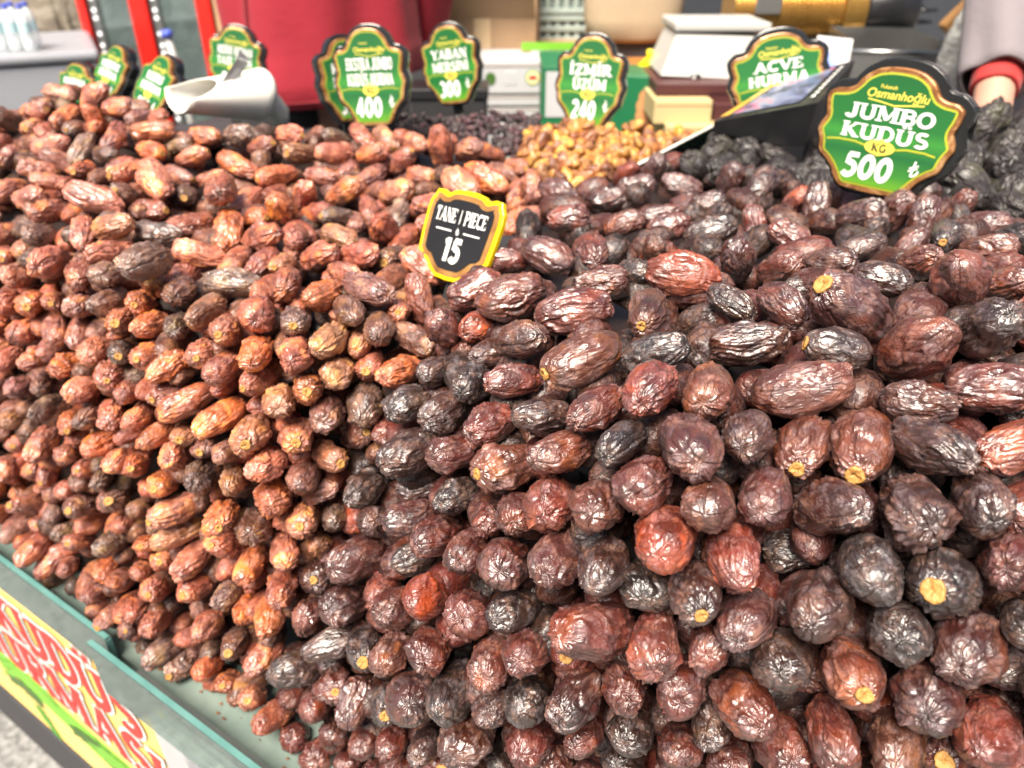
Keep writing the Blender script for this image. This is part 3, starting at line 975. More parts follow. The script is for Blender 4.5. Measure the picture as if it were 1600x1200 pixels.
def fill(kind, poly, dates, n_try, factor, push, layer, rng, jit=0.0, keep_all=False):
    xs = [p[0] for p in poly]; ys = [p[1] for p in poly]
    pal = ("rrriiiooptdgr" if kind == "red" else "rrddkpptigkri") if layer == 1 else ("rrdpdk" if kind == "red" else "dkkdpr")  # buried layers draw darker colours, painting shade into the gaps
    zf = Z_JUMBO if kind == "jumbo" else Z_RED
    nom = 0.0290 if kind == "jumbo" else 0.0230
    SX = [q[0] for d in dates for q in seg2d(d)]
    SY = [q[1] for d in dates for q in seg2d(d)]
    SW = [d.W for d in dates for q in range(3)]
    cap_n = n_try + len(SX) + 10
    AX = np.empty(len(SX) + 3 * n_try); AY = np.empty_like(AX); AW = np.empty_like(AX)
    n0 = len(SX)
    AX[:n0], AY[:n0], AW[:n0] = SX, SY, SW
    X = [rng.uniform(min(xs), max(xs)) for _ in range(n_try)]
    Y = [rng.uniform(min(ys), max(ys)) for _ in range(n_try)]
    ZS = zf(np.array(X), np.array(Y))
    out = []
    for x, y, zs in zip(X, Y, ZS):
        if not inside(poly, x, y):
            continue
        w0 = nom * FPX / zs
        if n0:
            m = ((AX[:n0] - x) ** 2 + (AY[:n0] - y) ** 2).min()
            if m < (factor * 0.8 * w0) ** 2:
                continue
        dr, s = near_dir(kind, x, y, rng)
        W = w0 * rng.uniform(0.84, 1.1)
        asp = 1.66 if kind == "jumbo" else 1.98
        L = W * math.sqrt((asp * s) ** 2 + 1 - s * s)
        d = make(kind, x, y, L, W, dr, rng.choice(pal), rng.random() < (0.42 if kind == "red" else 0.28), False, rng, push + rng.uniform(-jit, jit), layer)
        sg = seg2d(d)
        if n0:
            ok = True
            for qx, qy in sg:
                if (((AX[:n0] - qx) ** 2 + (AY[:n0] - qy) ** 2) < (factor * 0.5 * (AW[:n0] + W)) ** 2).any():
                    ok = False
                    break
            if not ok:
                continue
        for qx, qy in sg:
            AX[n0], AY[n0], AW[n0] = qx, qy, W
            n0 += 1
        out.append(d)
    return out


rng = random.Random(11)
TOP = []
for kind, txt in (("jumbo", JUMBO_READ), ("red", RED_READ)):
    for e in txt.replace("\n", ";").split(";"):
        p = e.split()
        if len(p) == 6:
            TOP.append(make(kind, *map(float, p[:5]), p[5][0], "y" in p[5][1:], True, rng))
for kind, poly in (("jumbo", POLY_JUMBO), ("red", POLY_RED)):
    own = [d for d in TOP]
    TOP += fill(kind, poly, own, 9000, 0.84, 0.05, 1, rng, 0.15)
    own = [d for d in TOP]
    TOP += fill(kind, poly, own, 7000, 0.62, 0.62, 1, rng, 0.12)
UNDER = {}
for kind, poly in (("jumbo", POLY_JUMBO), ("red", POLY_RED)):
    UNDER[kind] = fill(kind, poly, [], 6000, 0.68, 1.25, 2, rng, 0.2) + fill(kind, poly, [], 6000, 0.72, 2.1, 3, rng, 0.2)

# push overlapping dates apart (three spheres each); the ones read off the photograph mostly give way in depth
nT = len(TOP)
Pc = np.array([d.P for d in TOP]); Ax = np.array([d.A for d in TOP])
rad = np.array([d.s for d in TOP]); hl = np.array([d.s * (d.asp - 0.95) for d in TOP])
RV = Pc - C0; RV /= np.linalg.norm(RV, axis=1)[:, None]
lat = np.array([0.10 if d.read else 0.6 for d in TOP]); dep = np.array([0.55 if d.read else 1.0 for d in TOP])
P_start = Pc.copy()
for it in range(36):
    if it % 9 == 0:
        dd = np.sqrt(((Pc[:, None] - Pc[None]) ** 2).sum(2))
        I, J = np.where(np.triu(dd < 0.062, 1))
    best = np.full(len(I), 1e9); nv = np.zeros((len(I), 3))
    for a in (-1, 0, 1):
        Sa = Pc[I] + Ax[I] * (a * hl[I])[:, None]
        for b in (-1, 0, 1):
            v = Sa - (Pc[J] + Ax[J] * (b * hl[J])[:, None])
            l = np.linalg.norm(v, axis=1)
            g = l - 0.90 * (rad[I] + rad[J])
            m = g < best
            best[m] = g[m]
            nv[m] = (v / (l[:, None] + 1e-9))[m]
    pen = np.clip(-best, 0, None) * 0.35
    mv = np.zeros_like(Pc)
    np.add.at(mv, I, nv * pen[:, None])
    np.add.at(mv, J, -nv * pen[:, None])
    al = (mv * RV).sum(1)[:, None] * RV
    Pc += al * dep[:, None] + (mv - al) * lat[:, None]
    back = ((P_start - Pc) * RV).sum(1)[:, None] * RV          # hold the surface of the heap
    Pc += back * 0.04
for d, p in zip(TOP, Pc):
    d.P = p


def orient(d, rng):
    A = Vector(d.A)
    if not (d.cap or rng.random() < 0.45):
        A = -A
    q = A.to_track_quat('X', 'Z') @ Quaternion((1, 0, 0), rng.uniform(0, 6.283))
    return q


def tinted(col, rng, kind="jumbo"):
    t = TINT[col]
    k = rng.uniform(0.78, 1.25)
    if kind == "red":                      # the smaller dates are paler and more orange
        t = (t[0] * 1.65 + .024, t[1] * 1.75 + .009, t[2] * 1.6 + .005) if col != "o" else (t[0] * 1.15, t[1] * 1.25, t[2] * 1.4)
    else:
        t = (t[0] * .60, t[1] * .37, t[2] * .35)
    return tuple(min(1, c * k * rng.uniform(0.92, 1.08)) for c in t)


DATE_OBJS = []
for d in TOP:
    me = PROTO[d.kind][d.var][0]
    o = bpy.data.objects.new("jumbo_date" if d.kind == "jumbo" else "red_date", me)
    o.location = d.P
    o.rotation_mode = 'QUATERNION'
    o.rotation_quaternion = orient(d, rng)
    k = d.s
    o.scale = (k, k * rng.uniform(0.94, 1.05), k * rng.uniform(0.94, 1.05))
    o.color = (*tinted(d.col, rng, d.kind), 1)
    COL.objects.link(o)
    if d.cap:
        c = bpy.data.objects.new("stem_cap", CAPS[rng.randrange(5)])
        c.location = (PROTO[d.kind][d.var][2] + 0.01, rng.uniform(-.06, .06), rng.uniform(-.06, .06))
        c.rotation_euler = (rng.uniform(0, 6.28), rng.uniform(-.15, .15), rng.uniform(-.15, .15))
        s = rng.uniform(0.58, 0.92)
        c.scale = (1, s, s)
        COL.objects.link(c)
        c.parent = o
    DATE_OBJS.append((o, d))


def heap(name, kind, dates, mat, label):
    V, F, L, G, T, RN = [], [], [], [], [], []
    base = 0
    for d in dates:
        P, faces, loc, ridge, asp = LOW[kind][d.var]
        M = np.array(orient(d, rng).to_matrix())
        V.append((P * d.s) @ M.T + d.P)
        F += [tuple(i + base for i in f) for f in faces]
        base += len(P)
        L.append(loc); G.append(ridge)
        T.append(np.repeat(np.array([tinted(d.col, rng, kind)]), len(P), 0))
        RN.append(np.full(len(P), rng.random()))
    # sheet closing the gaps under the third layer, tinted blackish as deep shade
    poly = POLY_JUMBO if kind == "jumbo" else POLY_RED
    zf = Z_JUMBO if kind == "jumbo" else Z_RED
    nom = 0.0290 if kind == "jumbo" else 0.0230
    xs = np.arange(min(p[0] for p in poly), max(p[0] for p in poly), 22.0)
    ys = np.arange(min(p[1] for p in poly), max(p[1] for p in poly), 22.0)
    ok = np.array([[inside(poly, x, y) for y in ys] for x in xs])
    gx, gy = np.meshgrid(xs, ys, indexing='ij')
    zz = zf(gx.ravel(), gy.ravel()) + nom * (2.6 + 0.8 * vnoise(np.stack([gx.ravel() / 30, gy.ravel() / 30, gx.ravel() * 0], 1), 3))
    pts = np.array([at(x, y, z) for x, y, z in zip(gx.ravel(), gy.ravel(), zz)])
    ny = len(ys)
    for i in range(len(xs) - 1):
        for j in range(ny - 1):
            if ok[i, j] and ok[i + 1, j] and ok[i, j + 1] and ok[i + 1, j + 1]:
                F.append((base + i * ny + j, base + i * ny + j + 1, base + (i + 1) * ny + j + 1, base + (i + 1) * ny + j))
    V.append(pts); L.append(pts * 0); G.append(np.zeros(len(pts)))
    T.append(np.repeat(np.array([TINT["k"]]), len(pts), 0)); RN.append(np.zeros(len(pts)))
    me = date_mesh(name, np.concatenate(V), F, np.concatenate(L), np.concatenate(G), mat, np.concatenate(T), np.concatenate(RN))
    o = bpy.data.objects.new(name, me)
    COL.objects.link(o)
    return tag(o, label, "dates", kind="stuff")


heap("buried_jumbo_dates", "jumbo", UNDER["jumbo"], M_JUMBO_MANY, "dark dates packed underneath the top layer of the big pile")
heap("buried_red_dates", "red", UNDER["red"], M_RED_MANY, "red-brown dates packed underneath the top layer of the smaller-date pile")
print("DATES", sum(d.kind == "jumbo" for d in TOP), sum(d.kind == "red" for d in TOP), {k: len(v) for k, v in UNDER.items()})

# ------------------------------------------------------------------ price signs
M_SBLACK = plain("black_gloss_acrylic", (.012, .013, .014), 0.18, 0, 0.2, 30, 0.03)
_n = N("gilt_wood_frame")
_c = _n.coord()
_n.set(Base_Color=_n.ramp(_n.noise(_c, 55, 5, 0.6, 1.5), [(0.3, (.10, .035, .012)), (0.5, (.30, .13, .045)), (0.72, (.58, .36, .17))]), Roughness=0.28, Metallic=0.35)
_n.bump(_n.noise(_c, 90, 4), 0.25, 0.001)
M_GILT = _n.m
_n = N("green_sign_print")
_c = _n.coord("Generated")
_sp = _n.new("ShaderNodeSeparateXYZ"); _n.link(_c, _sp.inputs[0])
_n.set(Base_Color=_n.ramp(_sp.outputs[1], [(0.0, (.10, .27, .02)), (0.12, (.036, .175, .028)), (0.30, (.012, .10, .028)), (0.46, (.036, .20, .032)), (0.56, (.017, .125, .028)), (1.0, (.012, .095, .025))]), Roughness=0.22)
M_SGREEN = _n.m
M_SYEL = plain("yellow_green_print", (.33, .36, .03), 0.3, 0, 0.08, 30, 0)
M_SYEL2 = plain("yellow_print", (.62, .54, .08), 0.3, 0, 0.05, 30, 0)
M_STAKE = plain("black_stake", (.02, .02, .02), 0.4, 0, 0.1, 30, 0)
HALF = [(0, .375), (.07, .372), (.14, .355), (.20, .315), (.235, .262), (.27, .222), (.33, .198), (.40, .192), (.425, .180), (.418, .120), (.398, .055), (.400, .015), (.430, -.045),
        (.436, -.065), (.412, -.110), (.398, -.160), (.392, -.205), (.345, -.235), (.285, -.290), (.235, -.360), (.205, -.405), (.19, -.412), (0, -.412)]


def outline(off, sx, sy):
    """The plaque's scalloped outline, grown outward by off."""
    pts = HALF + [(-x, y) for x, y in HALF[-2:0:-1]]
    pts = [(x * sx, y * sy) for x, y in pts]
    pts = pts[::-1]                     # counter-clockwise
    n = len(pts)
    out = []
    for i in range(n):
        a, c = pts[i - 1], pts[(i + 1) % n]
        dx, dy = c[0] - a[0], c[1] - a[1]
        l = math.hypot(dx, dy) or 1
        out.append((pts[i][0] + dy / l * off, pts[i][1] - dx / l * off))
    # one Chaikin pass rounds the corners
    res = []
    for i in range(n):
        p, q = out[i], out[(i + 1) % n]
        res += [(p[0] * .8 + q[0] * .2, p[1] * .8 + q[1] * .2), (p[0] * .2 + q[0] * .8, p[1] * .2 + q[1] * .8)]
    return res


def facing(px, py, z, yaw=0.0, roll=0.0, tilt=0.0):
    """Matrix of a plaque seen at a photo pixel: yaw turns its right edge away, roll turns it counter-clockwise, tilt leans its top away."""
    P = at(px, py, z)
    rv = ray(px, py); rv /= np.linalg.norm(rv)
    e1 = CR - rv * CR.dot(rv); e1 /= np.linalg.norm(e1)
    e2 = np.cross(e1, rv); e2 = e2 if e2[2] > 0 else -e2
    B = Matrix((e1, e2, -rv)).transposed()
    Rm = Matrix.Rotation(R(roll), 3, 'Z') @ Matrix.Rotation(R(yaw), 3, 'Y') @ Matrix.Rotation(R(-tilt), 3, 'X')
    M = (B @ Rm).to_4x4()
    M.translation = Vector(P)
    return M


def price_sign(px, py, z, w, aspect, yaw, roll, tilt, lines, price, label, name="price_sign", kg=True, brand=True, stake=0.10):
    """Scalloped green plaque in a gilt frame on a black backing with a stake."""
    s = empty(name, (0, 0, 0))
    s.matrix_world = facing(px, py, z, yaw, roll, tilt)
    tag(s, label, "price sign", "green price signs standing in the stall")
    k = w / 1.05                      # HALF is about .87 wide; with frame and backing 1.02
    sx, sy = k, k * aspect
    prism("backing", [(x + .012 * k, y + .012 * k) for x, y in outline(.088 * k, sx, sy)], -.016, -.004, M_SBLACK, s, .0015)
    prism("gilt_frame", outline(.040 * k, sx, sy), -.0038, .0012, M_GILT, s, .0014)
    prism("border_line", outline(.004 * k, sx, sy), .0014, .0018, M_SYEL, s)
    prism("green_face", outline(-.011 * k, sx, sy), .0020, .0023, M_SGREEN, s)
    z0 = .0026
    if brand:
        script_text("shop_name", "Osmanhoğlu", .080 * k, .02 * k, .205 * sy, z0, M_SYEL2, s, .0016 * k)
        script_text("small_name", "Fulunuh", .036 * k, -.05 * k, .268 * sy, z0, M_SYEL2, s, .0006 * k, 0.0)
        V, F = [], []
        ribbon([(-.17 * k, .188 * sy), (-.08 * k, .178 * sy), (.02 * k, .162 * sy), (.12 * k, .178 * sy), (.21 * k, .188 * sy)], .010 * k, z0, V, F)
        mesh("flourish", V, F, M_SYEL2, s)
    hl = .125 * sy if len(lines) > 1 else .13 * sy
    for i, t in enumerate(lines):
        wt = min(.62, .118 * len(t) + .02) * k
        lettering("lettering", t, hl * .80, .01 * k, .050 * sy - i * .135 * sy, z0, M_INK_W, s, width=wt, bold=.02)
    V, F = [], []
    ribbon([(-.385 * k, -.125 * sy), (-.30 * k, -.112 * sy), (-.18 * k, -.112 * sy), (-.10 * k, -.128 * sy)], .014 * k, z0, V, F)
    mesh("divider", V, F, M_SYEL, s)
    V, F = [], []
    ribbon([(.10 * k, -.128 * sy), (.18 * k, -.112 * sy), (.30 * k, -.112 * sy), (.375 * k, -.125 * sy)], .014 * k, z0 + .00002, V, F)
    mesh("divider", V, F, M_SYEL, s)
    if kg:
        b = prism("kg_badge", [(a * .105 * k, -.128 * sy + c * .052 * sy) for a, c in [(math.cos(t * .2618), math.sin(t * .2618) * (1.15 if t in (6, 18) else 1)) for t in range(24)]], z0, z0 + .0004, M_SYEL2, s)
        lettering("kg_letters", "KG", .055 * sy, 0, -.156 * sy, z0 + .0007, M_INK_K, b, width=.105 * k)
    if price:
        lettering("price", price, .175 * sy, -.045 * k, -.365 * sy, z0, M_INK_W, s, width=.36 * k, bold=.03, serif=False, slant=.06)
        lettering("lira_sign", "₺", .11 * sy, .265 * k, -.285 * sy, z0, M_INK_W, s, width=.075 * k, serif=False, slant=.1)
    prism("stake", [(-.006, -.42 * sy - stake), (.006, -.42 * sy - stake), (.008, -.30 * sy), (-.008, -.30 * sy)], -.022, -.0165, M_STAKE, s)
    return s


price_sign(1384, 202, .63, .122, .98, -16, -10, -6, ["JUMBO", "KUDÜS"], "500", "large green price sign reading JUMBO KUDÜS 500 in the dark date pile")
price_sign(1215, 118, .95, .124, .98, 8, 9, 0, ["ACVE", "HURMA"], "450", "green price sign reading ACVE half hidden behind the black weighing display")
price_sign(921, 126, 1.02, .098, 1.42, -10, -4, 0, ["İZMİR", "ÜZÜM"], "240", "green price sign reading 240 standing in the golden raisins")
price_sign(703, 99, 1.12, .092, 1.42, -14, 6, 0, ["YABAN", "MERSİNİ"], "300", "green price sign reading 300 in front of the open cardboard box")
price_sign(578, 118, .93, .096, 1.42, -14, 2, 0, ["EKSTRA JUMBO", "KUDÜS HURMA"], "400", "green price sign reading 400 in front of the red jacket")
price_sign(545, 122, 1.02, .090, 1.42, 30, 4, 0, ["KUDÜS", "HURMA"], "350", "green price sign mostly hidden behind the one reading 400")
price_sign(367, 92, 1.16, .088, 1.30, -18, -10, 0, ["MEDİNE HURMASI", "TAZE ÜRÜN"], "280", "green price sign standing behind the white scoop")
price_sign(240, 134, .98, .078, 1.36, -58, -30, 0, ["KURU", "HURMA"], "200", "green price sign turned sideways beside the white scoop")
price_sign(172, 113, 1.06, .072, 1.36, -58, -28, 0, ["MEDİNE", "HURMA"], "180", "green price sign turned sideways, middle one of three at the red date crest")
price_sign(118, 138, 1.08, .072, 1.20, -50, -14, 0, ["HURMA"], "", "green price sign sunk to its top behind the red dates by the freezer")

# the small black piece-price sign between the two piles
_n = N("copper_frame")
_c = _n.coord()
_n.set(Base_Color=_n.ramp(_n.noise(_c, 60, 5), [(0.3, (.20, .085, .02)), (0.7, (.42, .22, .07))]), Roughness=0.35, Metallic=0.3)
M_COPPER = _n.m
M_YFRAME = plain("bright_yellow_acrylic", (.70, .48, .004), 0.25, 0, 0.06, 30, 0.02)
M_SBLK2 = plain("black_print_face", (.012, .011, .011), 0.25, 0, 0.3, 30, 0.02)
ps = empty("piece_price_sign", (0, 0, 0))
ps.matrix_world = facing(720, 368, .60, -40, -15, 4)
tag(ps, "small black sign in a yellow frame reading TANE PIECE 15 between the two piles", "price sign")
H2 = [(0, .43), (.10, .43), (.20, .415), (.26, .375), (.30, .37), (.38, .40), (.44, .40), (.455, .35), (.49, .30), (.50, .20), (.49, .0), (.47, -.22), (.40, -.30), (.33, -.32), (.25, -.40), (.16, -.46), (0, -.47)]


def outline2(off, w):
    pts = H2 + [(-x, y) for x, y in H2[-2:0:-1]]
    pts = [(x * w, y * w * 1.02) for x, y in pts][::-1]
    n = len(pts); out = []
    for i in range(n):
        a, c = pts[i - 1], pts[(i + 1) % n]
        dx, dy = c[0] - a[0], c[1] - a[1]
        l = math.hypot(dx, dy) or 1
        out.append((pts[i][0] + dy / l * off, pts[i][1] - dx / l * off))
    return out


W2 = .071
prism("yellow_frame", outline2(.0030, W2), -.001, .0035, M_YFRAME, ps, .001)
prism("copper_inlay", outline2(-.0006, W2), .0036, .0042, M_COPPER, ps)
prism("black_face", outline2(-.0050, W2), .0044, .0048, M_SBLK2, ps)
lettering("lettering", "TANE / PIECE", .0110, 0, .0074, .0051, M_INK_W, ps, width=.0530, bold=-.01)
V, F = [], []
ribbon([(-.0225, .0012), (-.0062, .0012)], .0011, .0051, V, F)
mesh("divider", V, F, M_INK_W, ps)
V, F = [], []
ribbon([(.0062, .0012), (.0225, .0012)], .0011, .0051, V, F)
mesh("divider", V, F, M_INK_W, ps)
lettering("lira_sign", "₺", .0056, 0, -.0012, .0051, M_INK_W, ps, width=.0038, serif=False)
lettering("price", "15", .0185, 0, -.0225, .0051, M_INK_W, ps, width=.0185, bold=.06, serif=False)
prism("stake", [(-.003, -.075), (.003, -.075), (.004, -.02), (-.004, -.02)], -.008, -.0042, M_STAKE, ps)

# ------------------------------------------------------------------ second row of the stall: raisins, berries, black dates
box("rear_tier", (-1.0, 0.50, 0.8725), (1.6, 1.02, 1.06), M_DARK, stall, 0.003)


def wrinkle_blob(seed, nu, nv, asp, amp, rough=False):
    P, F, L, G = date_grid(seed, nu, nv, asp, amp)
    if rough:
        P = P * (0.62 + 0.9 * vnoise(L * 1.35 + seed, seed))[:, None]
    return P, F, L, G


def scatter(name, poly, zf, n_try, size, spacing, layers, mat, tints, label, cat, seed, nshape=6, asp=1.2, lift=0.004, rough=False):
    """Small dried fruit heaped over a region: one mass."""
    rg = random.Random(seed)
    shapes = [wrinkle_blob(seed + i, 12, 16, asp * rg.uniform(.85, 1.2), 1.5, rough) for i in range(nshape)]
    xs = [p[0] for p in poly]; ys = [p[1] for p in poly]
    V, F, L, G, T, RN, base = [], [], [], [], [], [], 0
    for ly in range(layers):
        pts = []
        for _ in range(n_try):
            x, y = rg.uniform(min(xs), max(xs)), rg.uniform(min(ys), max(ys))
            if not inside(poly, x, y):
                continue
            z = zf(x, y)
            P = at(x, y, z + ly * size * 1.1)
            if any((P - q).dot(P - q) < spacing * spacing for q in pts):
                continue
            pts.append(P)
            S, f, loc, rid = shapes[rg.randrange(nshape)]
            M = np.array(Quaternion((rg.gauss(0, 1), rg.gauss(0, 1), rg.gauss(0, 1), rg.gauss(0, 1))).normalized().to_matrix())
            k = size / 2 * rg.uniform(.75, 1.3)
            V.append((S * k * np.array([1, rg.uniform(.6, 1), rg.uniform(.7, 1)])) @ M.T + P + np.array([0, 0, rg.uniform(-lift, lift)]))
            F += [tuple(i + base for i in g) for g in f]
            base += len(S)
            c = np.array(tints[rg.randrange(len(tints))]) * rg.uniform(.7, 1.25)
            L.append(loc); G.append(rid); T.append(np.repeat(c[None], len(S), 0)); RN.append(np.full(len(S), rg.random()))
    me = date_mesh(name, np.concatenate(V), F, np.concatenate(L), np.concatenate(G), mat, np.concatenate(T), np.concatenate(RN))
    o = bpy.data.objects.new(name, me)
    COL.objects.link(o)
    return tag(o, label, cat, kind="stuff")


M_RAISIN = date_mat("raisin_skin", True, 0.7, skin=(.42, .22, .07))
M_BERRY = date_mat("berry_skin", True, 0.6, skin=(.08, .05, .055))
scatter("golden_raisins", [(815, 240), (822, 210), (855, 202), (920, 202), (985, 204), (1040, 212), (1115, 215), (1110, 255), (1000, 262), (960, 278), (900, 290), (850, 275)],
        lambda x, y: 1.03 - (y - 185) / 100 * .13, 7000, .0165, .0112, 2, M_RAISIN, [(.31, .15, .025), (.38, .20, .035), (.24, .10, .02), (.15, .05, .015)],
        "heap of golden brown raisins in the second row of the stall", "raisins", 71, asp=1.25, lift=.008, rough=True, nshape=10)
scatter("dark_berries", [(560, 200), (600, 180), (700, 185), (760, 178), (845, 184), (838, 212), (822, 250), (770, 236), (720, 222), (640, 215)],
        lambda x, y: 1.06 - (y - 180) / 60 * .07, 9000, .0095, .0080, 2, M_BERRY, [(.022, .014, .017), (.05, .02, .03), (.03, .02, .025)],
        "heap of small blackish dried berries behind the red dates", "berries", 83)

rngb = random.Random(21)
BLACK, BLACK_OBJS = [], []


def black_fill(poly, zf, spacing, n_try):
    xs = [p[0] for p in poly]; ys = [p[1] for p in poly]
    for _ in range(n_try):
        x, y = rngb.uniform(min(xs), max(xs)), rngb.uniform(min(ys), max(ys))
        if not inside(poly, x, y):
            continue
        P = at(x, y, zf(x, y))
        if any((P - q[0]).dot(P - q[0]) < spacing ** 2 for q in BLACK):
            continue
        BLACK.append((P, x, y))


black_fill([(1480, 215), (1520, 190), (1600, 182), (1700, 185), (1700, 340), (1600, 340), (1560, 335), (1490, 318)], lambda x, y: .86 - (y - 185) / 140 * .17, .0335, 3000)
_nb1 = len(BLACK)
black_fill([(1080, 262), (1095, 225), (1130, 214), (1250, 216), (1290, 235), (1290, 300), (1200, 272), (1130, 266)], lambda x, y: .90 - (y - 215) / 60 * .10, .030, 1500)
for i, (P, x, y) in enumerate(BLACK):
    o = bpy.data.objects.new("black_date", PROTO["black"][rngb.randrange(5)][0])
    o.location = P
    o.rotation_mode = 'QUATERNION'
    o.rotation_quaternion = Quaternion((rngb.gauss(0, 1), rngb.gauss(0, 1), rngb.gauss(0, 1), rngb.gauss(0, 1))).normalized()
    k = (.0178 if i < _nb1 else .0160) * rngb.uniform(.88, 1.12)
    o.scale = (k, k, k)
    g = rngb.uniform(.6, 1.5)
    o.color = (.013 * g, .0115 * g, .0125 * g, 1)
    COL.objects.link(o)
    BLACK_OBJS.append((o, x, y, 0 if i < _nb1 and y < 245 else (1 if i < _nb1 else 2)))
ORD = "first second third fourth fifth sixth seventh eighth ninth tenth eleventh twelfth thirteenth fourteenth fifteenth sixteenth seventeenth eighteenth nineteenth twentieth".split()
for part, ph in enumerate(("%s black date along from the large price sign, in the upper heap", "%s black date along from the large price sign, low in its heap", "%s black date along from the glass divider, below the weighing display")):
    grp = sorted((q for q in BLACK_OBJS if q[3] == part), key=lambda q: q[1])
    for j, q in enumerate(grp):
        tag(q[0], ph % (ORD[j] if j < 20 else "%dth" % (j + 1)), "date", "black dates in the second row")
# black fruit below the visible ones
scatter("buried_black_dates", [(1470, 215), (1520, 192), (1600, 186), (1720, 190), (1720, 350), (1600, 345), (1490, 325)], lambda x, y: .86 - (y - 185) / 140 * .17 + .024, 1500, .030, .024, 1,
        date_mat("black_date_skin_buried", True, .4, skin=(.10, .085, .08)), [(.010, .009, .010)], "black dried dates packed beneath the black heap", "dates", 91)

# clear partition between the raisins and the black dates
pt = empty("glass_partition", at(1100, 205, .93))
tag(pt, "thin clear glass divider between the golden raisins and the black dates", "divider")
A_, B_ = at(1212, 146, 1.00), at(985, 262, .84)
_ax = Vector(B_ - A_); _dn = Vector((0, 0, -.13)); _nn = _ax.cross(_dn).normalized() * .003
_pv = [Vector(A_), Vector(B_), Vector(B_) + _dn, Vector(A_) + _dn]
_o = Vector(pt.location)
mesh("pane", [p - _o for p in _pv] + [p + _nn - _o for p in _pv], [(0, 1, 2, 3), (7, 6, 5, 4), (1, 5, 6, 2), (4, 0, 3, 7), (3, 2, 6, 7)], M_CLEAR, pt)
tube("top_edge", [Vector(A_) - _o + _nn / 2, Vector(B_) - _o + _nn / 2], .0018, plain("pale_glass_edge", (.55, .55, .50), .3, 0, .1, 30, 0), pt, 6)

# ------------------------------------------------------------------ things behind the stall
rear = empty("rear_table", (0, 0, 0))
tag(rear, "dark table behind the stall carrying boxes and the white scale", "table")
_t0 = 0.92
box("table_top", (-.55, 1.45, _t0 - .03), (1.35, 2.65, _t0), M_DARK, rear, .003)
for x, y in ((-.5, 1.5), (1.3, 1.5), (-.5, 2.6), (1.3, 2.6)):
    box("leg", (x - .025, y - .025, 0), (x + .025, y + .025, _t0 - .032), M_STEEL, rear, .002)


def fx(px, Y, py=80):
    return float(aty(px, py, Y)[0])


def fz(py, Y):
    return float(aty(800, py, Y)[2])


def stackbox(name, x0, x1, ytop, ybot, Y, depth, mat, label, cat, zbot=None, yaw=0.0, group=None):
    """A carton whose front stands on the plane y = Y between photo pixels; returns its Empty (origin at the base centre of the front) and half width, height."""
    ym = (ytop + ybot) / 2
    a, b = fx(x0, Y, ym), fx(x1, Y, ym)
    z1 = fz(ytop, Y); z0 = fz(ybot, Y) if zbot is None else zbot
    e = empty(name, ((a + b) / 2, Y, z0), (0, 0, R(yaw)))
    tag(e, label, cat, group)
    return e, (b - a) / 2, z1 - z0


# white fruit cartons
for i, (yt, yb, txt) in enumerate(((93, 147, True), (149, 166, False), (168, 186, False), (188, 214, False))):
    e, hw, h = stackbox("white_carton", 744 - i, 862 - i * 2, yt, yb, 1.86, .26, M_PRINTW,
                        ["white fruit carton with round red logo on top of the white stack", "white carton second from the top of the white stack", "white carton third from the top of the white stack", "white carton at the bottom of the white stack"][i],
                        "carton", None if i < 3 else _t0 + .001, 2, "white cartons stacked behind the berries")
    box("carton_body", (-hw, 0, 0), (hw, .26, h - .002), M_PRINTW, e, .003)
    box("lid_seam", (-hw + .004, -.0012, h * .80), (hw - .004, -.0002, h * .80 + .0015), M_CARDIN, e)
    if txt:
        for nm, rad, mt, off in (("logo_ring", .017, M_INK_G[1], .001), ("logo_fill", .0145, plain("logo_cream", (.75, .62, .35), .5, 0, .05, 20, 0), .0016), ("logo_red", .010, M_INK_R, .0022)):
            mesh(nm, [(hw * .50 + rad * math.cos(t * .2618), -off, h * .48 + (rad * (1 if nm != "logo_red" else .45)) * math.sin(t * .2618)) for t in range(24)], [tuple(range(24))], mt, e)
        mesh("logo_green", [(-hw * .62 + .012 * math.cos(t * .2618), -.001, h * .45 + .014 * math.sin(t * .2618)) for t in range(24)], [tuple(range(24))], M_INK_G[2], e)
        for r_ in range(4):
            box("print_line", (-hw * .25, -.0014, h * (.30 + .10 * r_)), (hw * .08, -.0004, h * (.30 + .10 * r_) + .004), plain("grey_ink", (.55, .55, .56), .5, 0, .05, 20, 0) if r_ == 0 else bpy.data.materials["grey_ink"], e)
    elif i == 1:
        box("orange_tab", (hw * .82, -.0014, h * .1), (hw * .99, -.0004, h * .85), plain("orange_ink", (.70, .22, .04), .5, 0, .05, 20, 0), e)

# green cartons
e, hw, h = stackbox("green_carton", 846, 935, 103, 212, 1.72, .22, M_GREENB, "green carton with a white window label behind the golden raisins", "carton", _t0 + .001, 0)
box("carton_body", (-hw, 0, 0), (hw, .22, h), M_GREENB, e, .003)
box("white_label", (-hw * .86, -.0016, h * .62), (hw * .4, -.0006, h * .96), M_PRINTW, e, .0004)
box("label_stripe", (-hw * .9, -.0016, h * .50), (hw * .6, -.0006, h * .53), M_CREAM, e)
e, hw, h = stackbox("green_carton", 955, 1034, 118, 212, 1.66, .20, M_GREENB, "green carton printed with a walnut picture and a white letter beside the maroon box", "carton", _t0 + .001, -12)
box("carton_body", (-hw, 0, 0), (hw, .20, h), M_GREENB, e, .003)
M_NUT = plain("walnut_print", (.50, .22, .09), .5, 0, .35, 120, 0)
mesh("walnut_picture", [((.36 + .36 * math.cos(t * .2618) * (1 + .10 * math.sin(3 * t))) * hw, -.0012, h * .74 + .17 * h * math.sin(t * .2618) * (1 + .08 * math.cos(4 * t))) for t in range(24)], [tuple(range(24))], M_NUT, e)
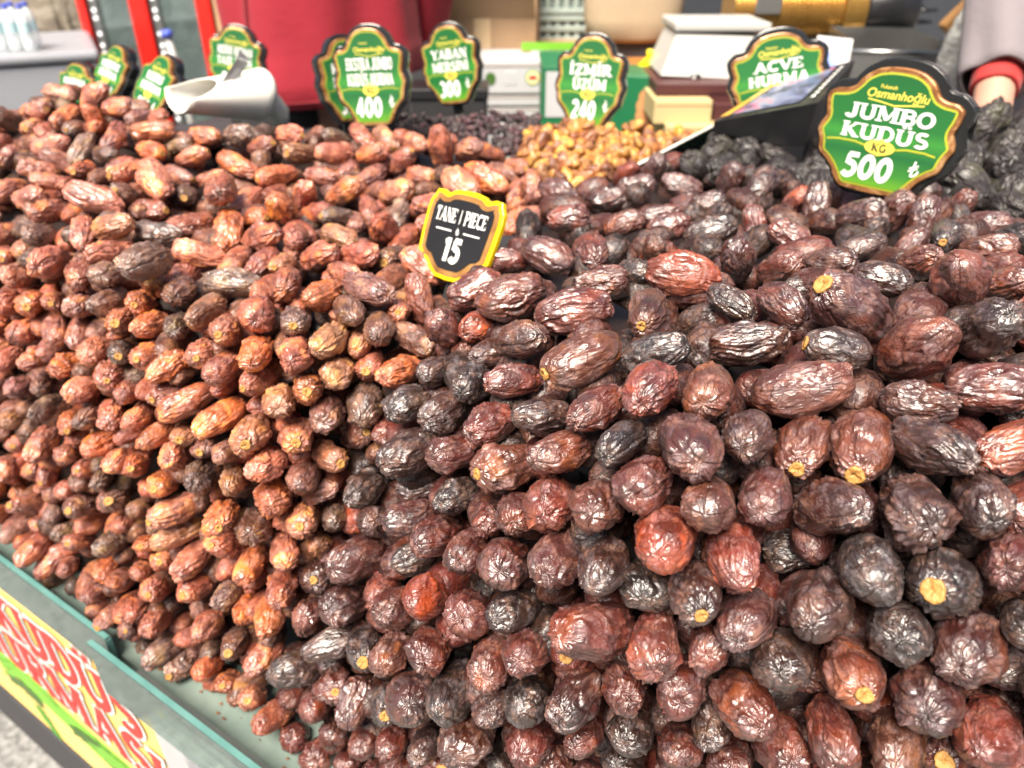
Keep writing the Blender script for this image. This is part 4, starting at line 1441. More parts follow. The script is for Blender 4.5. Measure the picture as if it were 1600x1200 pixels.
mesh("fig_picture", [((.30 + .34 * math.cos(t * .2618)) * hw, -.0012, h * .18 + .13 * h * math.sin(t * .2618)) for t in range(24)], [tuple(range(24))], plain("fig_print", (.36, .20, .24), .5, 0, .3, 120, 0), e)
_l = lettering("white_letter", "P", h * .34, -hw * .62, h * .10, .0014, M_INK_W, e, width=hw * .5, serif=False)
_l.rotation_euler = (R(90), 0, 0)
# carton tray of dark fruit with the orange insert and yellow gloves
e, hw, h = stackbox("fruit_tray", 960, 1052, 90, 116, 1.80, .22, M_CARD, "orange-brown open carton tray on the green cartons", "tray")
for lo, hi in (((-hw, 0, 0), (hw, .004, h)), ((-hw, .216, 0), (hw, .22, h)), ((-hw, .0045, 0), (-hw + .004, .2155, h)), ((hw - .004, .0045, 0), (hw, .2155, h)), ((-hw + .0045, .0045, 0), (hw - .0045, .2155, .004))):
    box("tray_side", lo, hi, plain("orange_card", (.42, .16, .04), .7, 0, .1, 20, .2) if "orange_card" not in bpy.data.materials else bpy.data.materials["orange_card"], e)
M_YGLOVE = plain("yellow_rubber", (.85, .68, .01), .45, 0, .06, 30, .1)
gl = empty("yellow_glove", aty(1022, 112, 1.79))
tag(gl, "bright yellow rubber glove lying on the carton tray", "glove")
tube("palm", [(-.030, 0, .004), (-.012, -.004, .020), (.010, -.006, .026), (.022, -.004, .030)], [.012, (.020, .013), (.022, .013), (.016, .011)], M_YGLOVE, gl, 12)
for dx, dz, ln in ((.004, .034, .020), (.016, .040, .024), (.028, .036, .022), (.034, .026, .016)):
    tube("finger", [(dx * .6, -.004, .026), (dx, -.006, dz), (dx * 1.25 + .004, -.005, dz + ln * .7)], [.0075, .0072, .005], M_YGLOVE, gl, 8)
tube("finger", [(-.008, -.006, .020), (-.014, -.012, .036), (-.016, -.012, .046)], [.0085, .0078, .0055], M_YGLOVE, gl, 8)
# white carton tray with green band behind, filled with dark fruit
e, hw, h = stackbox("printed_tray", 815, 965, 66, 98, 1.98, .24, M_PRINTW, "white and green printed tray of dark fruit below the pale crates", "tray")
box("tray_body", (-hw, 0, 0), (hw, .24, h * .55), M_CARD, e, .002)
box("white_band", (-hw * .8, -.0022, h * .32), (hw, -.0004, h * .82), M_PRINTW, e, .001)
box("green_band", (-hw, -.0030, h * .62), (hw * .2, -.0023, h), M_INK_G[0], e)
# open cardboard box
e, hw, h = stackbox("open_cardboard_box", 668, 838, -60, 92, 2.05, .34, M_CARD, "open brown cardboard box with a raised flap behind the sign reading 300", "box", _t0 + .15, -5)
bm = bmesh.new()
for lo, hi in (((-hw, 0, 0), (hw, .005, h * .62)), ((-hw, .335, 0), (hw, .34, h)), ((-hw, .0055, 0), (-hw + .005, .3345, h)), ((hw - .005, .0055, 0), (hw, .3345, h)), ((-hw + .006, .006, 0), (hw - .006, .334, .005))):
    box("carton_side", lo, hi, M_CARD, e)
_f = box("flap", (-hw * .92, -.005, 0), (hw * .98, 0, .17), M_CARD, e); _f.location = (0, .002, h * .62); _f.rotation_euler = (R(38), 0, 0)
_f = box("flap", (-.005, .01, 0), (0, .33, .16), M_CARDIN, e); _f.location = (-hw + .006, 0, h * .8); _f.rotation_euler = (0, R(-24), 0)
box("tape", (-.02, -.0016, h * .05), (.02, -.0003, h * .60), plain("packing_tape", (.55, .40, .24), .3, 0, .05, 20, 0), e)
box("under_carton", (-hw * .98, .01, -.149), (hw * .98, .33, -.001), M_CARD, e, .003)
# pale green plastic crates
M_CRATE = plain("pale_green_plastic", (.30, .36, .33), .45, 0, .08, 20, .1)
for i, (yt, yb) in enumerate(((-60, 22), (24, 66))):
    e, hw, h = stackbox("plastic_crate", 838, 935, yt, yb, 2.22, .3, M_CRATE, ["pale green slatted plastic crate, upper of two behind the paper bag", "pale green slatted plastic crate, lower of two behind the paper bag"][i], "crate", None, 3, "pale crates")
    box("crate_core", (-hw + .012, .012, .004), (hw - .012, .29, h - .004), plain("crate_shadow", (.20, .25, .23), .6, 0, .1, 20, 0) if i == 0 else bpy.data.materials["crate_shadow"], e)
    for k in range(7):
        x = -hw + (2 * hw - .012) * k / 6
        box("slat", (x, 0, .003), (x + .012, .010, h - .003), M_CRATE, e, .001)
    for z in (0, h * .5 - .006, h - .014):
        box("rim", (-hw - .003, -.004, z), (hw + .003, .0115, z + .013), M_CRATE, e, .002)
box("crate_base", (-.05, .02, 0), (.05, .2, .01), M_CRATE, e)
# brown paper bag
M_PAPER = plain("brown_paper", (.36, .27, .175), .75, 0, .10, 14, .3)
bm = bmesh.new()
pb = aty(985, 62, 2.02)
bg_ = empty("paper_bag", pb); tag(bg_, "crumpled brown paper bag standing between crates and white scale", "bag")
_V, _F = [], []
for i, (z, rx, ry) in enumerate([(0, .085, .06), (.01, .105, .07), (.05, .112, .072), (.12, .114, .07), (.20, .110, .066), (.28, .106, .05), (.30, .104, .046)]):
    for k in range(32):
        a = 2 * math.pi * k / 32
        c, s_ = math.cos(a), math.sin(a)
        q = (abs(c) ** 4 + abs(s_) ** 4) ** -.25
        w = 1 + .05 * math.sin(3 * a + i * 1.3) + .03 * math.sin(7 * a + i)
        _V.append((rx * q * c * w, ry * q * s_ * w, z))
for i in range(6):
    for k in range(32):
        _F.append((i * 32 + k, i * 32 + (k + 1) % 32, (i + 1) * 32 + (k + 1) % 32, (i + 1) * 32 + k))
_F.append(tuple(range(31, -1, -1)))
mesh("paper", _V, _F, M_PAPER, bg_, True)
box("stand_block", (-.09, -.05, _t0 - float(pb[2]) + .001), (.09, .07, -.001), M_DARK, bg_, .002)
# maroon and cream boxes under the scale
e, hw, h = stackbox("maroon_box", 1026, 1178, 134, 162, 1.56, .2, M_MAROON, "flat maroon box under the white scale", "box", None, 0)
box("box_body", (-hw, 0, 0), (hw, .2, h), M_MAROON, e, .002)
box("lid", (-hw - .002, -.002, h * .55), (hw + .002, .202, h + .003), M_MAROON, e, .0015)
e, hw, h = stackbox("cream_box", 1022, 1112, 157, 194, 1.52, .2, M_CREAM, "cream coloured carton below the maroon box", "box", None, 0)
box("box_body", (-hw, 0, 0), (hw, .2, h), M_CREAM, e, .002)
box("lid_line", (-hw + .002, -.001, h * .78), (hw - .002, -.0002, h * .80), M_CARD, e)
e, hw, h = stackbox("cream_box", 1040, 1130, 196, 222, 1.50, .2, M_CREAM, "cream coloured carton lowest under the maroon box", "box", _t0 + .001, 0)
box("box_body", (-hw, 0, 0), (hw, .2, h), M_CREAM, e, .002)
box("lid_line", (-hw + .002, -.001, h * .86), (hw - .002, -.0002, h * .875), M_CARD, e)
e, hw, h = stackbox("maroon_box", 1114, 1200, 164, 222, 1.54, .18, M_MAROON, "upright maroon box beside the cream cartons", "box", _t0 + .001, 0)
box("box_body", (-hw, 0, 0), (hw, .18, h), M_MAROON, e, .002)
box("lid", (-hw - .002, -.002, h * .84), (hw + .002, .182, h + .002), M_MAROON, e, .0015)
# white scale
sc0 = aty(1110, 128, 1.62)
scl = empty("white_scale", sc0); tag(scl, "white shop scale with slanted front and flat top plate", "scale")
k_ = 1.62 / 1200 * 1.03
mesh("housing", [(x * k_, y, z) for x, y, z in [(-72, 0, .012), (68, 0, .004), (-72, .17, .012), (68, .17, .012), (-50, .035, .085), (76, .035, .078), (-50, .17, .085), (76, .17, .078)]],
     [(0, 1, 5, 4), (2, 6, 7, 3), (0, 4, 6, 2), (1, 3, 7, 5), (4, 5, 7, 6), (0, 2, 3, 1)], M_WHITE, scl)
box("plate", (-54 * k_, .028, .088), (82 * k_, .19, .104), M_WHITE, scl, .004)
box("foot", (-6 * k_, -.02, -.022), (26 * k_, .03, .003), M_WHITE, scl, .003)
tube("neck", [(-22 * k_, .01, -.02), (-22 * k_, .01, .014)], .014, M_BLACKP, scl, 16)
box("base", (-60 * k_, .03, -.022), (60 * k_, .16, -.004), M_BLACKP, scl, .003)

# black weighing display on the stall
pos = empty("weighing_display", at(1215, 200, .84))
tag(pos, "black wedge-shaped weighing display with a coloured screen leaning over the black dates", "scale")
_o = Vector(pos.location)
tA, tB, tC, tD = [Vector(p) - _o for p in (at(1116, 190, .86), at(1222, 124, .99), at(1336, 94, .95), at(1278, 160, .80))]
dn = Vector((0, .01, -.035))
mesh("housing", [tA, tB, tC, tD, tA + dn * .35, tB + dn, tC + dn * 1.6, tD + dn * 1.5], [(0, 3, 2, 1), (4, 5, 6, 7), (0, 4, 7, 3), (3, 7, 6, 2), (2, 6, 5, 1), (1, 5, 4, 0)], M_BLACKP, pos)
_nrm = (tD - tA).cross(tB - tA).normalized()
_n = N("screen_print")
_c = _n.coord("Generated")
_n.set(Base_Color=_n.ramp(_n.noise(_c, 3.2, 2, 0.5, 0.6), [(0.32, (.015, .018, .05)), (0.45, (.10, .12, .24)), (0.55, (.22, .24, .30)), (0.62, (.42, .10, .18)), (0.70, (.05, .06, .12))]), Roughness=0.38)
M_SCREEN = _n.m


def on_top(a, b, h=.0012):
    """Point on the display's top: a along A-D, b along A-B."""
    p0 = tA.lerp(tD, a); p1 = tB.lerp(tC, a)
    return p0.lerp(p1, b) + _nrm * h * (1 if _nrm.z > 0 else -1)


mesh("screen", [on_top(.12, .08), on_top(.80, .08), on_top(.80, .92), on_top(.12, .92)], [(0, 1, 2, 3)], M_SCREEN, pos)
mesh("colour_strip", [on_top(.02, .05, .0022), on_top(.11, .05, .0022), on_top(.11, .75, .0022), on_top(.02, .75, .0022)], [(0, 1, 2, 3)], plain("orange_green_print", (.62, .36, .05), .3, 0, .6, 60, 0), pos)
for i in range(9):
    b0 = .12 + i * .085
    mesh("key_mark", [on_top(.88, b0, .0016), on_top(.92, b0, .0016), on_top(.92, b0 + .055, .0016), on_top(.88, b0 + .055, .0016)], [(0, 1, 2, 3)], M_INK_W, pos)
mesh("support", [tA.lerp(tD, .35) + dn, tD + dn * 1.4, tC + dn * 1.5, tB.lerp(tC, .3) + dn] + [v + Vector((0, .02, -.11)) for v in (tA.lerp(tD, .45), tD * .98, tC * .98, tB.lerp(tC, .4))],
     [(0, 3, 2, 1), (4, 5, 6, 7), (0, 1, 5, 4), (1, 2, 6, 5), (2, 3, 7, 6), (3, 0, 4, 7)], M_BLACKP, pos)

# white plastic scoop lying with its round mouth towards the far end
M_SCOOP = plain("white_scoop_plastic", (.72, .70, .64), .35, 0, .04, 25, .04)
sp = empty("white_scoop", at(352, 150, .93)); tag(sp, "white plastic scoop with a paper inside resting on the red dates", "scoop")
sp.matrix_world = facing(352, 146, .93, 34, -6, -12)
_V, _F = [], []
nr, nk = 16, 36
for side in (0, 1):
    for i in range(nr):
        t = i / (nr - 1)
        for k in range(nk):
            a = 2 * math.pi * k / nk
            ry, rz = .021 + .013 * t, .026 + .008 * t
            q = 1 - side * .06
            # the mouth is cut on a slant: the upper wall starts further back
            x0 = -.062 + .046 * max(0, math.sin(a)) ** .8
            x = x0 + (.060 - x0) * t
            close = 1.0 if t < .86 else math.sqrt(max(0, 1 - ((t - .86) / .14) ** 2 * .85))
            _V.append((x, ry * math.sin(a) * q * close + .010 * t - .006, rz * math.cos(a) * q * close))
for side in (0, 1):
    b0 = side * nr * nk
    for i in range(nr - 1):
        for k in range(nk):
            k2 = (k + 1) % nk
            f_ = (b0 + i * nk + k, b0 + i * nk + k2, b0 + (i + 1) * nk + k2, b0 + (i + 1) * nk + k)
            _F.append(f_ if side == 0 else f_[::-1])
m_ = nr * nk
for k in range(nk):
    k2 = (k + 1) % nk
    _F.append((k2, k, m_ + k, m_ + k2))
_F.append(tuple((nr - 1) * nk + k for k in range(nk)))
mesh("bowl", _V, _F, M_SCOOP, sp, True)
tube("handle", [(.052, .002, 0), (.066, -.006, 0), (.082, -.018, 0), (.090, -.030, 0)], [(.017, .016), (.015, .015), (.014, .013), (.008, .008)], M_SCOOP, sp, 14)
mesh("paper_slip", [(-.022, .004, .012), (.004, .044, .010), (.024, .040, .004), (.000, .002, .010), (.004, .0445, .010), (.018, .052, -.006), (.036, .040, -.010), (.024, .0405, .004)], [(0, 3, 2, 1), (4, 7, 6, 5)], M_PRINTW, sp)
mesh("paper_print", [(-.006, .020, .0125), (.004, .034, .0120), (.014, .031, .0085), (.004, .018, .0110)], [(0, 3, 2, 1)], bpy.data.materials["grey_ink"], sp)

# ------------------------------------------------------------------ machine, cabinet and steel ware behind on the far side
M_GOLD = plain("brass", (.62, .36, .10), .30, .85, .15, 40, .1)
rb = empty("roaster", aty(1250, 55, 1.95)); tag(rb, "ribbed brass and black drum roaster behind the green price signs", "machine")
k_ = 1.95 * 1.08 / 1200
prof = [(.060, -100 * k_)]
for i in range(22):
    x = (-100 + i * 6.3) * k_
    prof += [(.062, x), (.062, x + 3.2 * k_), (.056, x + 3.3 * k_), (.056, x + 6.2 * k_)]
prof += [(.070, 40 * k_), (.074, 42 * k_), (.074, 66 * k_), (.068, 68 * k_)]
v, f = lathe(prof, 40, 'X')
o = mesh("brass_drum", [(x, y, z + .055) for x, y, z in v], f, M_GOLD, rb)
v, f = lathe([(.060, 69 * k_), (.066, 72 * k_), (.066, 132 * k_), (.060, 136 * k_), (.04, 138 * k_)], 40, 'X')
mesh("black_end", [(x, y, z + .055) for x, y, z in v], f, M_BLACKP, rb, True)
for j in range(6):
    a = j * 1.047
    tube("rod", [(138 * k_, .03 * math.cos(a), .055 + .03 * math.sin(a)), (165 * k_, .03 * math.cos(a), .055 + .03 * math.sin(a))], .004, M_BLACKP, rb, 8)
box("name_plate", (-75 * k_, -.066, .050), (-42 * k_, -.0605, .095), M_STEEL, rb, .002)
box("steel_bed", (-140 * k_, -.05, -.035), (60 * k_, .08, -.012), M_STEEL, rb, .003)
box("foot", (-120 * k_, -.03, _t0 - float(rb.location.z)), (-100 * k_, .06, -.036), M_BLACKP, rb)
box("foot", (110 * k_, -.03, _t0 - float(rb.location.z)), (128 * k_, .06, -.006), M_BLACKP, rb)
box("foot", (20 * k_, -.03, _t0 - float(rb.location.z)), (40 * k_, .06, -.036), M_BLACKP, rb)

cb = empty("dark_cabinet", (fx(1270, 2.75), 2.75, 0)); tag(cb, "dark slate cabinet standing behind the drum roaster", "cabinet")
M_SLATE = plain("slate_grey_metal", (.045, .050, .060), .42, .2, .15, 8, .05)
hw = (fx(1500, 2.75) - fx(1055, 2.75)) / 2
box("cabinet_body", (-hw, 0, 0), (hw, .5, 1.75), M_SLATE, cb, .006)
for i in range(3):
    x = -hw + .01 + i * (2 * hw - .02) / 3
    d_ = box("door", (x, -.018, .10), (x + (2 * hw - .02) / 3 - .008, -.001, 1.70), M_SLATE, cb, .004)
    box("handle", (x + .03, -.034, .95), (x + .045, -.0185, 1.15), M_STEEL, d_, .003)
# steel tray
e, hw, h = stackbox("steel_container", 1325, 1462, 62, 112, 1.66, .2, M_STEEL, "open stainless steel container behind the large price sign", "container", _t0 + .001, -10)
for lo, hi in (((-hw, 0, 0), (hw, .003, h * .93)), ((-hw, .217, 0), (hw, .22, h)), ((-hw, .0035, 0), (-hw + .003, .2165, h)), ((hw - .003, .0035, 0), (hw, .2165, h)), ((-hw + .004, .004, h * .5), (hw - .004, .216, h * .5 + .003))):
    box("steel_side", lo, hi, M_STEEL, e)
tube("rolled_rim", [(-hw, -.002, h * .93), (hw, -.002, h * .93)], .005, M_STEEL, e, 10)
# flyer sheet
fl = empty("flyer_sheet", at(1305, 82, 1.25)); tag(fl, "white sheet with a blue triangle propped behind the weighing display", "paper")
fl.matrix_world = facing(1303, 82, 1.25, 10, -6, 20)
box("sheet", (-.030, -.026, -.001), (.026, .024, 0), M_PRINTW, fl)
mesh("blue_triangle", [(-.024, -.022, .0006), (.010, -.024, .0006), (-.018, .018, .0006)], [(0, 1, 2)], plain("blue_ink", (.16, .24, .62), .4, 0, .08, 20, 0), fl)
box("prop", (-.004, -.20, -.006), (.004, .01, -.002), M_BLACKP, fl)
# crumpled clear bag and a wooden handle by the coat
M_FOIL = plain("clear_wrap", (.62, .62, .58), .18, .3, .2, 40, .8, .006)
P_, F_, L_, G_ = date_grid(930, 26, 34, 1.7, 2.2)
wr = empty("plastic_wrap", aty(1492, 98, 1.55)); tag(wr, "crumpled shiny clear wrap hanging between cabinet and grey coat", "wrap")
mesh("film", [(y * .035, z * .02, x * .05) for x, y, z in P_], F_, M_FOIL, wr, True)
tube("hook", [(0, .01, .05), (0, .015, .16), (.005, .02, .24)], .003, M_STEEL, wr, 6)
wd = empty("wooden_scraper", aty(1510, 14, 1.62)); tag(wd, "scraper with an orange wooden grip beside the grey coat", "scraper")
wd.rotation_euler = (0, R(40), 0)
box("grip", (-.016, -.012, -.05), (.016, .012, .05), plain("orange_wood", (.50, .26, .09), .5, 0, .2, 30, .2), wd, .006)
tube("tang", [(0, 0, .05), (0, 0, .16)], .006, M_STEEL, wd, 8)

# ------------------------------------------------------------------ freezer, bottles, fridge at the far end
M_FREEZ = plain("freezer_enamel", (.27, .28, .31), .35, 0, .05, 10, .03)
fzr = empty("chest_freezer", aty(148, 78, 2.75)); tag(fzr, "pale grey chest freezer beyond the crest of the red dates", "freezer")
fzr.location.z = 0
fzr.rotation_euler = (0, 0, R(28))
_top = fz(78, 2.75)
box("freezer_body", (-1.5, 0, .03), (0, .62, _top - .035), M_FREEZ, fzr, .012)
box("lid", (-1.51, -.012, _top - .032), (.01, .63, _top), M_FREEZ, fzr, .012)
box("lid_seal", (-1.5, -.004, _top - .036), (-.01, .60, _top - .0325), M_DARK, fzr)
# shrink-wrapped water bottles on the freezer
_n = N("clear_bottle")
_n.set(Base_Color=(.80, .86, .88), Roughness=0.12, Alpha=0.55)
M_BOTTLE = _n.m
M_BLUECAP = plain("blue_cap", (.06, .10, .50), .4, 0, .05, 30, 0)
M_BLABEL = plain("pale_blue_label", (.45, .62, .66), .45, 0, .2, 30, 0)
k = 0
for r_ in range(2):
    for c_ in range(5):
        px = -38 + c_ * 22 + r_ * 8
        p = atz(px, 80 - r_ * 5, _top)
        b = empty("water_bottle", (p[0], p[1], _top + .001)); k += 1
        tag(b, "clear water bottle with blue cap, %s in the %s row on the freezer" % (["first", "second", "third", "fourth", "last"][c_], ["front", "rear"][r_]), "bottle", "water bottles on the freezer")
        v, f = lathe([(.001, 0), (.017, .001), (.019, .006), (.019, .035), (.017, .04), (.019, .045), (.019, .095), (.015, .112), (.008, .122), (.008, .128)], 16)
        mesh("bottle_body", v, f, M_BOTTLE, b, True)
        v, f = lathe([(.0095, .126), (.0095, .138), (.0085, .1395)], 16)
        mesh("cap", v, f, M_BLUECAP, b)
        v, f = lathe([(.0195, .055), (.0195, .085)], 16)
        mesh("label", v, f[:-2], M_BLABEL, b, True)
# glass door fridge
FY = 3.3
M_FRED = plain("red_fridge_paint", (.66, .016, .010), .30, 0, .06, 6, .02)
M_FIN = plain("fridge_inside", (.74, .82, .84), .4, 0, .05, 4, .03)
M_LED = plain("dark_led_strip", (.14, .15, .15), .4, .3, .1, 20, .05)
_n = N("lit_led"); _n.set(Base_Color=(.9, .9, .9), Emission_Color=(1, 1, .97), Emission_Strength=0.7, Roughness=0.4); M_LEDLIT = _n.m
frx0, frx1 = fx(128, FY, 40), fx(470, FY, 40)
fg = empty("drinks_fridge", (0, FY, 0)); tag(fg, "red framed glass door drinks fridge with strips of round lights", "fridge")
box("cabinet", (frx0 + .01, .06, .05), (frx1 - .01, .72, 1.98), M_FIN, fg, .004)
box("shelf_back", (frx0 + .03, .045, .12), (frx1 - .03, .0585, 1.90), M_FIN, fg)
box("plinth", (frx0, 0, 0), (frx1, .72, .049), M_FRED, fg)
box("header", (frx0, -.01, 1.90), (frx1, .04, 2.02), M_FRED, fg, .004)
for x0, x1 in ((128, 141), (208, 236), (311, 334), (410, 436)):
    a, b = fx(x0, FY, 20), fx(x1, FY, 20)
    pst = box("door_frame", (a, -.03, .06), (b, .03, 1.895), M_FRED, fg, .006)
for x0, x1 in ((142, 156), (237, 251), (335, 347)):
    a, b = fx(x0, FY, 20), fx(x1, FY, 20)
    sg = box("light_strip", (a, -.006, .10), (b, .028, 1.88), M_LED if x0 < 330 else plain("tan_strip", (.55, .36, .2), .5, 0, .1, 20, 0), fg, .002)
    if x0 < 330:
        for j in range(28):
            z = .74 + j * .042 + (.014 if j % 3 == 0 else 0)
            me_v, me_f = lathe([(.003, -.004), (.003, .0), (.0070, .0), (.0070, -.004)], 14)
            o = mesh("light_ring", [(x, -z_ * 0 - .0072 + z_ * .2, y) for x, y, z_ in me_v], me_f[:-2], M_LEDLIT, sg)
            o.location = ((a + b) / 2, 0, z)
for x0, x1 in ((157, 207), (252, 310), (348, 409)):
    a, b = fx(x0, FY, 20), fx(x1, FY, 20)
    box("glass_door", (a - .002, .004, .08), (b + .002, .010, 1.88), M_CLEAR, fg)
    for z in (.55, 1.02, 1.36, 1.62):
        box("shelf", (a, .016, z), (b, .044, z + .014), M_WHITE, fg, .002)
# white pole with blue cap leaning inside the fridge's edge
pl = empty("capped_pole", aty(282, 128, 2.9)); tag(pl, "white pole with a blue cap standing in front of the fridge", "pole")
_q = Vector(aty(262, 58, 2.9)) - Vector(pl.location)
tube("shaft", [(.06, 0, -float(pl.location.z)), (0, 0, 0), tuple(_q)], .012, M_WHITE, pl, 12)
tube("blue_cap", [tuple(_q), tuple(_q * 1.10), tuple(_q * 1.16)], [.019, .021, .012], M_BLUECAP, pl, 12)

# ------------------------------------------------------------------ people
_n = N("skin"); _c = _n.coord()
_n.set(Base_Color=_n.mix(_n.noise(_c, 30, 4), (.40, .21, .15), (.48, .27, .195)), Roughness=0.5, Subsurface_Weight=0.05)
M_SKIN = _n.m


def cloth(name, col, rough=.85, scale=220.0, strength=.4):
    n = N(name)
    c = n.coord()
    f = n.noise(c, 6, 4, .6)
    n.set(Base_Color=n.mix(f, tuple(x * .80 for x in col), tuple(min(1, x * 1.12) for x in col)), Roughness=rough, Sheen_Weight=0.08)
    h = n.math('ADD', n.noise(c, 14, 4, .6, .5), n.math('MULTIPLY', n.noise(c, scale, 2), .12))
    n.bump(h, strength, .006)
    return n.m


M_CRIMSON = cloth("crimson_fleece", (.25, .004, .016))
M_TROUSER = cloth("black_cloth", (.012, .012, .014))
M_MAUVE = cloth("mauve_grey_wool", (.165, .145, .155))
M_REDKNIT = cloth("red_knit", (.36, .022, .020))
M_HAIR = plain("dark_hair", (.03, .02, .015), .5, 0, .3, 60, .5)


def skin_body(name, nodes, edges, mat, parent, root=0, level=2):
    me = bpy.data.meshes.new(name)
    me.from_pydata([n[:3] for n in nodes], edges, [])
    o = bpy.data.objects.new(name, me)
    link(o, parent)
    m = o.modifiers.new("skin", 'SKIN')
    m.use_smooth_shade = True
    for i, n in enumerate(nodes):
        sv = me.skin_vertices[0].data[i]
        r = n[3]
        sv.radius = r if isinstance(r, tuple) else (r, r)
        sv.use_root = (i == root)
    s = o.modifiers.new("sub", 'SUBSURF'); s.levels = level; s.render_levels = level
    me.materials.append(mat)
    return o


LOFT = {}


def loft(name, rings, mat, parent, fold=0.012, nfold=9, seed=0, n=72, open_end=True):
    """Cloth tube through (centre, rx, ry) rings with hanging folds and a hem thickness."""
    rs = np.random.RandomState(seed)
    ph = rs.uniform(0, 6.28, 6)
    V, F = [], []
    sub = []
    for i in range(len(rings) - 1):
        for j in range(6):
            t = j / 6
            sub.append([np.array(rings[i][0]) * (1 - t) + np.array(rings[i + 1][0]) * t, rings[i][1] * (1 - t) + rings[i + 1][1] * t, rings[i][2] * (1 - t) + rings[i + 1][2] * t])
    sub.append([np.array(rings[-1][0]), rings[-1][1], rings[-1][2]])
    m = len(sub)
    for i, (c, rx, ry) in enumerate(sub):
        t = i / (m - 1)
        tan = sub[min(i + 1, m - 1)][0] - sub[max(i - 1, 0)][0]
        tan = Vector(tan).normalized()
        ax = Vector((1, 0, 0)); ax = (ax - tan * ax.dot(tan)).normalized()
        ay = tan.cross(ax)
        for k in range(n):
            a = 2 * math.pi * k / n
            w = fold * (1 - .55 * t) * (math.sin(nfold * a + ph[0] + 2.2 * t) * .5 + math.sin((nfold // 2) * a + ph[1] - 3 * t) * .6 + .5 * math.sin(3 * a + ph[2] + 8 * t))
            V.append(Vector(c) + ax * ((rx + w) * math.cos(a)) + ay * ((ry + w) * math.sin(a)))
    for i in range(m - 1):
        for k in range(n):
            k2 = (k + 1) % n
            F.append((i * n + k, i * n + k2, (i + 1) * n + k2, (i + 1) * n + k))
    o = mesh(name, V, F, mat, parent, True)
    LOFT[name] = (V, n, m)
    so = o.modifiers.new("thickness", 'SOLIDIFY'); so.thickness = .005
    return o


def hand(base, wr, fwd, side, spread=.010, curl=0.3, k=1.0):
    """Extra nodes and edges for a hand hanging from node index base: palm, four unequal bent fingers and a thumb leaving the palm's side."""
    f, s_ = Vector(fwd).normalized(), Vector(side).normalized()
    up = f.cross(s_)
    W = Vector(wr)
    nodes, edges = [], []
    def add(p, r, par):
        nodes.append((*p, r)); edges.append((par, base + len(nodes))); return base + len(nodes)
    palm = add(W + f * .045 * k, (.034 * k, .015 * k), base)
    kn = add(W + f * .080 * k, (.036 * k, .013 * k), palm)
    for off, ln in ((-.027, .062), (-.009, .074), (.009, .070), (.027, .055)):
        a = add(W + f * .096 * k + s_ * off * k, .0088 * k, kn)
        b = add(W + f * (.096 + ln * .45) * k + s_ * off * 1.1 * k - up * curl * .020 * k, .0082 * k, a)
        add(W + f * (.096 + ln * .85) * k + s_ * off * 1.1 * k - up * curl * .055 * k, .0066 * k, b)
    t1 = add(W + f * .050 * k - s_ * .040 * k, .011 * k, palm)
    add(W + f * .085 * k - s_ * .056 * k - up * .012 * k, .0085 * k, t1)
    return nodes, edges


# seller in the crimson jacket, standing on a low platform behind the stall
pf = empty("wooden_platform", (-.42, 1.95, 0)); tag(pf, "low wooden platform on the ground under the seller in red", "platform")
for i in range(5):
    box("plank", (-.55, -.38 + i * .15, .19), (.75, -.24 + i * .15, .22), M_CARDIN, pf, .003)
for x in (-.45, .65):
    box("bearer", (x - .04, -.38, 0), (x + .04, .36, .189), M_CARDIN, pf)
p1 = empty("person", (-.425, 1.86, .22))
tag(p1, "person in a crimson jacket and black trousers standing behind the stall", "person")
nd = [(0, 0, .92, (.15, .11)), (0, 0, 1.10, (.14, .10)), (0, .01, 1.30, (.16, .11)), (0, .02, 1.42, (.12, .085)), (0, .01, 1.50, .055), (0, -.01, 1.57, .075), (0, -.02, 1.66, .088), (0, -.01, 1.73, .06),
      (-.17, .02, 1.41, .058), (-.27, -.02, 1.22, .046), (-.44, -.14, 1.19, .036), (-.52, -.19, 1.21, .028),
      (.17, .02, 1.41, .058), (.24, .08, 1.18, .046), (.20, .13, .98, .036), (.18, .13, .93, .028),
      (-.09, 0, .86, .088), (-.10, -.01, .48, .060), (-.10, .02, .09, .042), (-.10, -.10, .035, .036),
      (.10, 0, .86, .088), (.16, -.02, .48, .060), (.18, .02, .09, .042), (.19, -.10, .035, .036), (0, -.105, 1.63, .016)]
ed = [(0, 1), (1, 2), (2, 3), (3, 4), (4, 5), (5, 6), (6, 7), (3, 8), (8, 9), (9, 10), (10, 11), (3, 12), (12, 13), (13, 14), (14, 15), (0, 16), (16, 17), (17, 18), (18, 19), (0, 20), (20, 21), (21, 22), (22, 23), (6, 24)]
b = len(nd) - 1
n2, e2 = hand(b, (-.52, -.19, 1.21), (-.7, -.6, .2), (.3, -.3, .9))
e2 = [((11 if a == b else a), c) for a, c in e2]
nd += n2; ed += e2
b = len(nd) - 1
n2, e2 = hand(b, (.18, .13, .93), (-.2, .1, -1), (0, 1, .1))
e2 = [((15 if a == b else a), c) for a, c in e2]
nd += n2; ed += e2
skin_body("body", nd, ed, M_SKIN, p1)
loft("jacket", [((.005, 0, .885), .196, .140), ((.005, 0, .93), .206, .148), ((0, 0, 1.0), .208, .145), ((0, 0, 1.15), .206, .140), ((0, .01, 1.30), .215, .145), ((0, .02, 1.40), .19, .12), ((0, .02, 1.46), .10, .085)], M_CRIMSON, p1, .020, 9, 4)
_V, _n_, _m_ = LOFT["jacket"]
def along(k, i0, i1, out):
    """Points on the jacket's surface down one line of the cloth."""
    res = []
    for i in range(i0, i1):
        p = _V[i * _n_ + k]; c = sum((_V[i * _n_ + q] for q in range(_n_)), Vector()) / _n_
        d = p - c; d.z = 0
        res.append(p + d.normalized() * out)
    return res
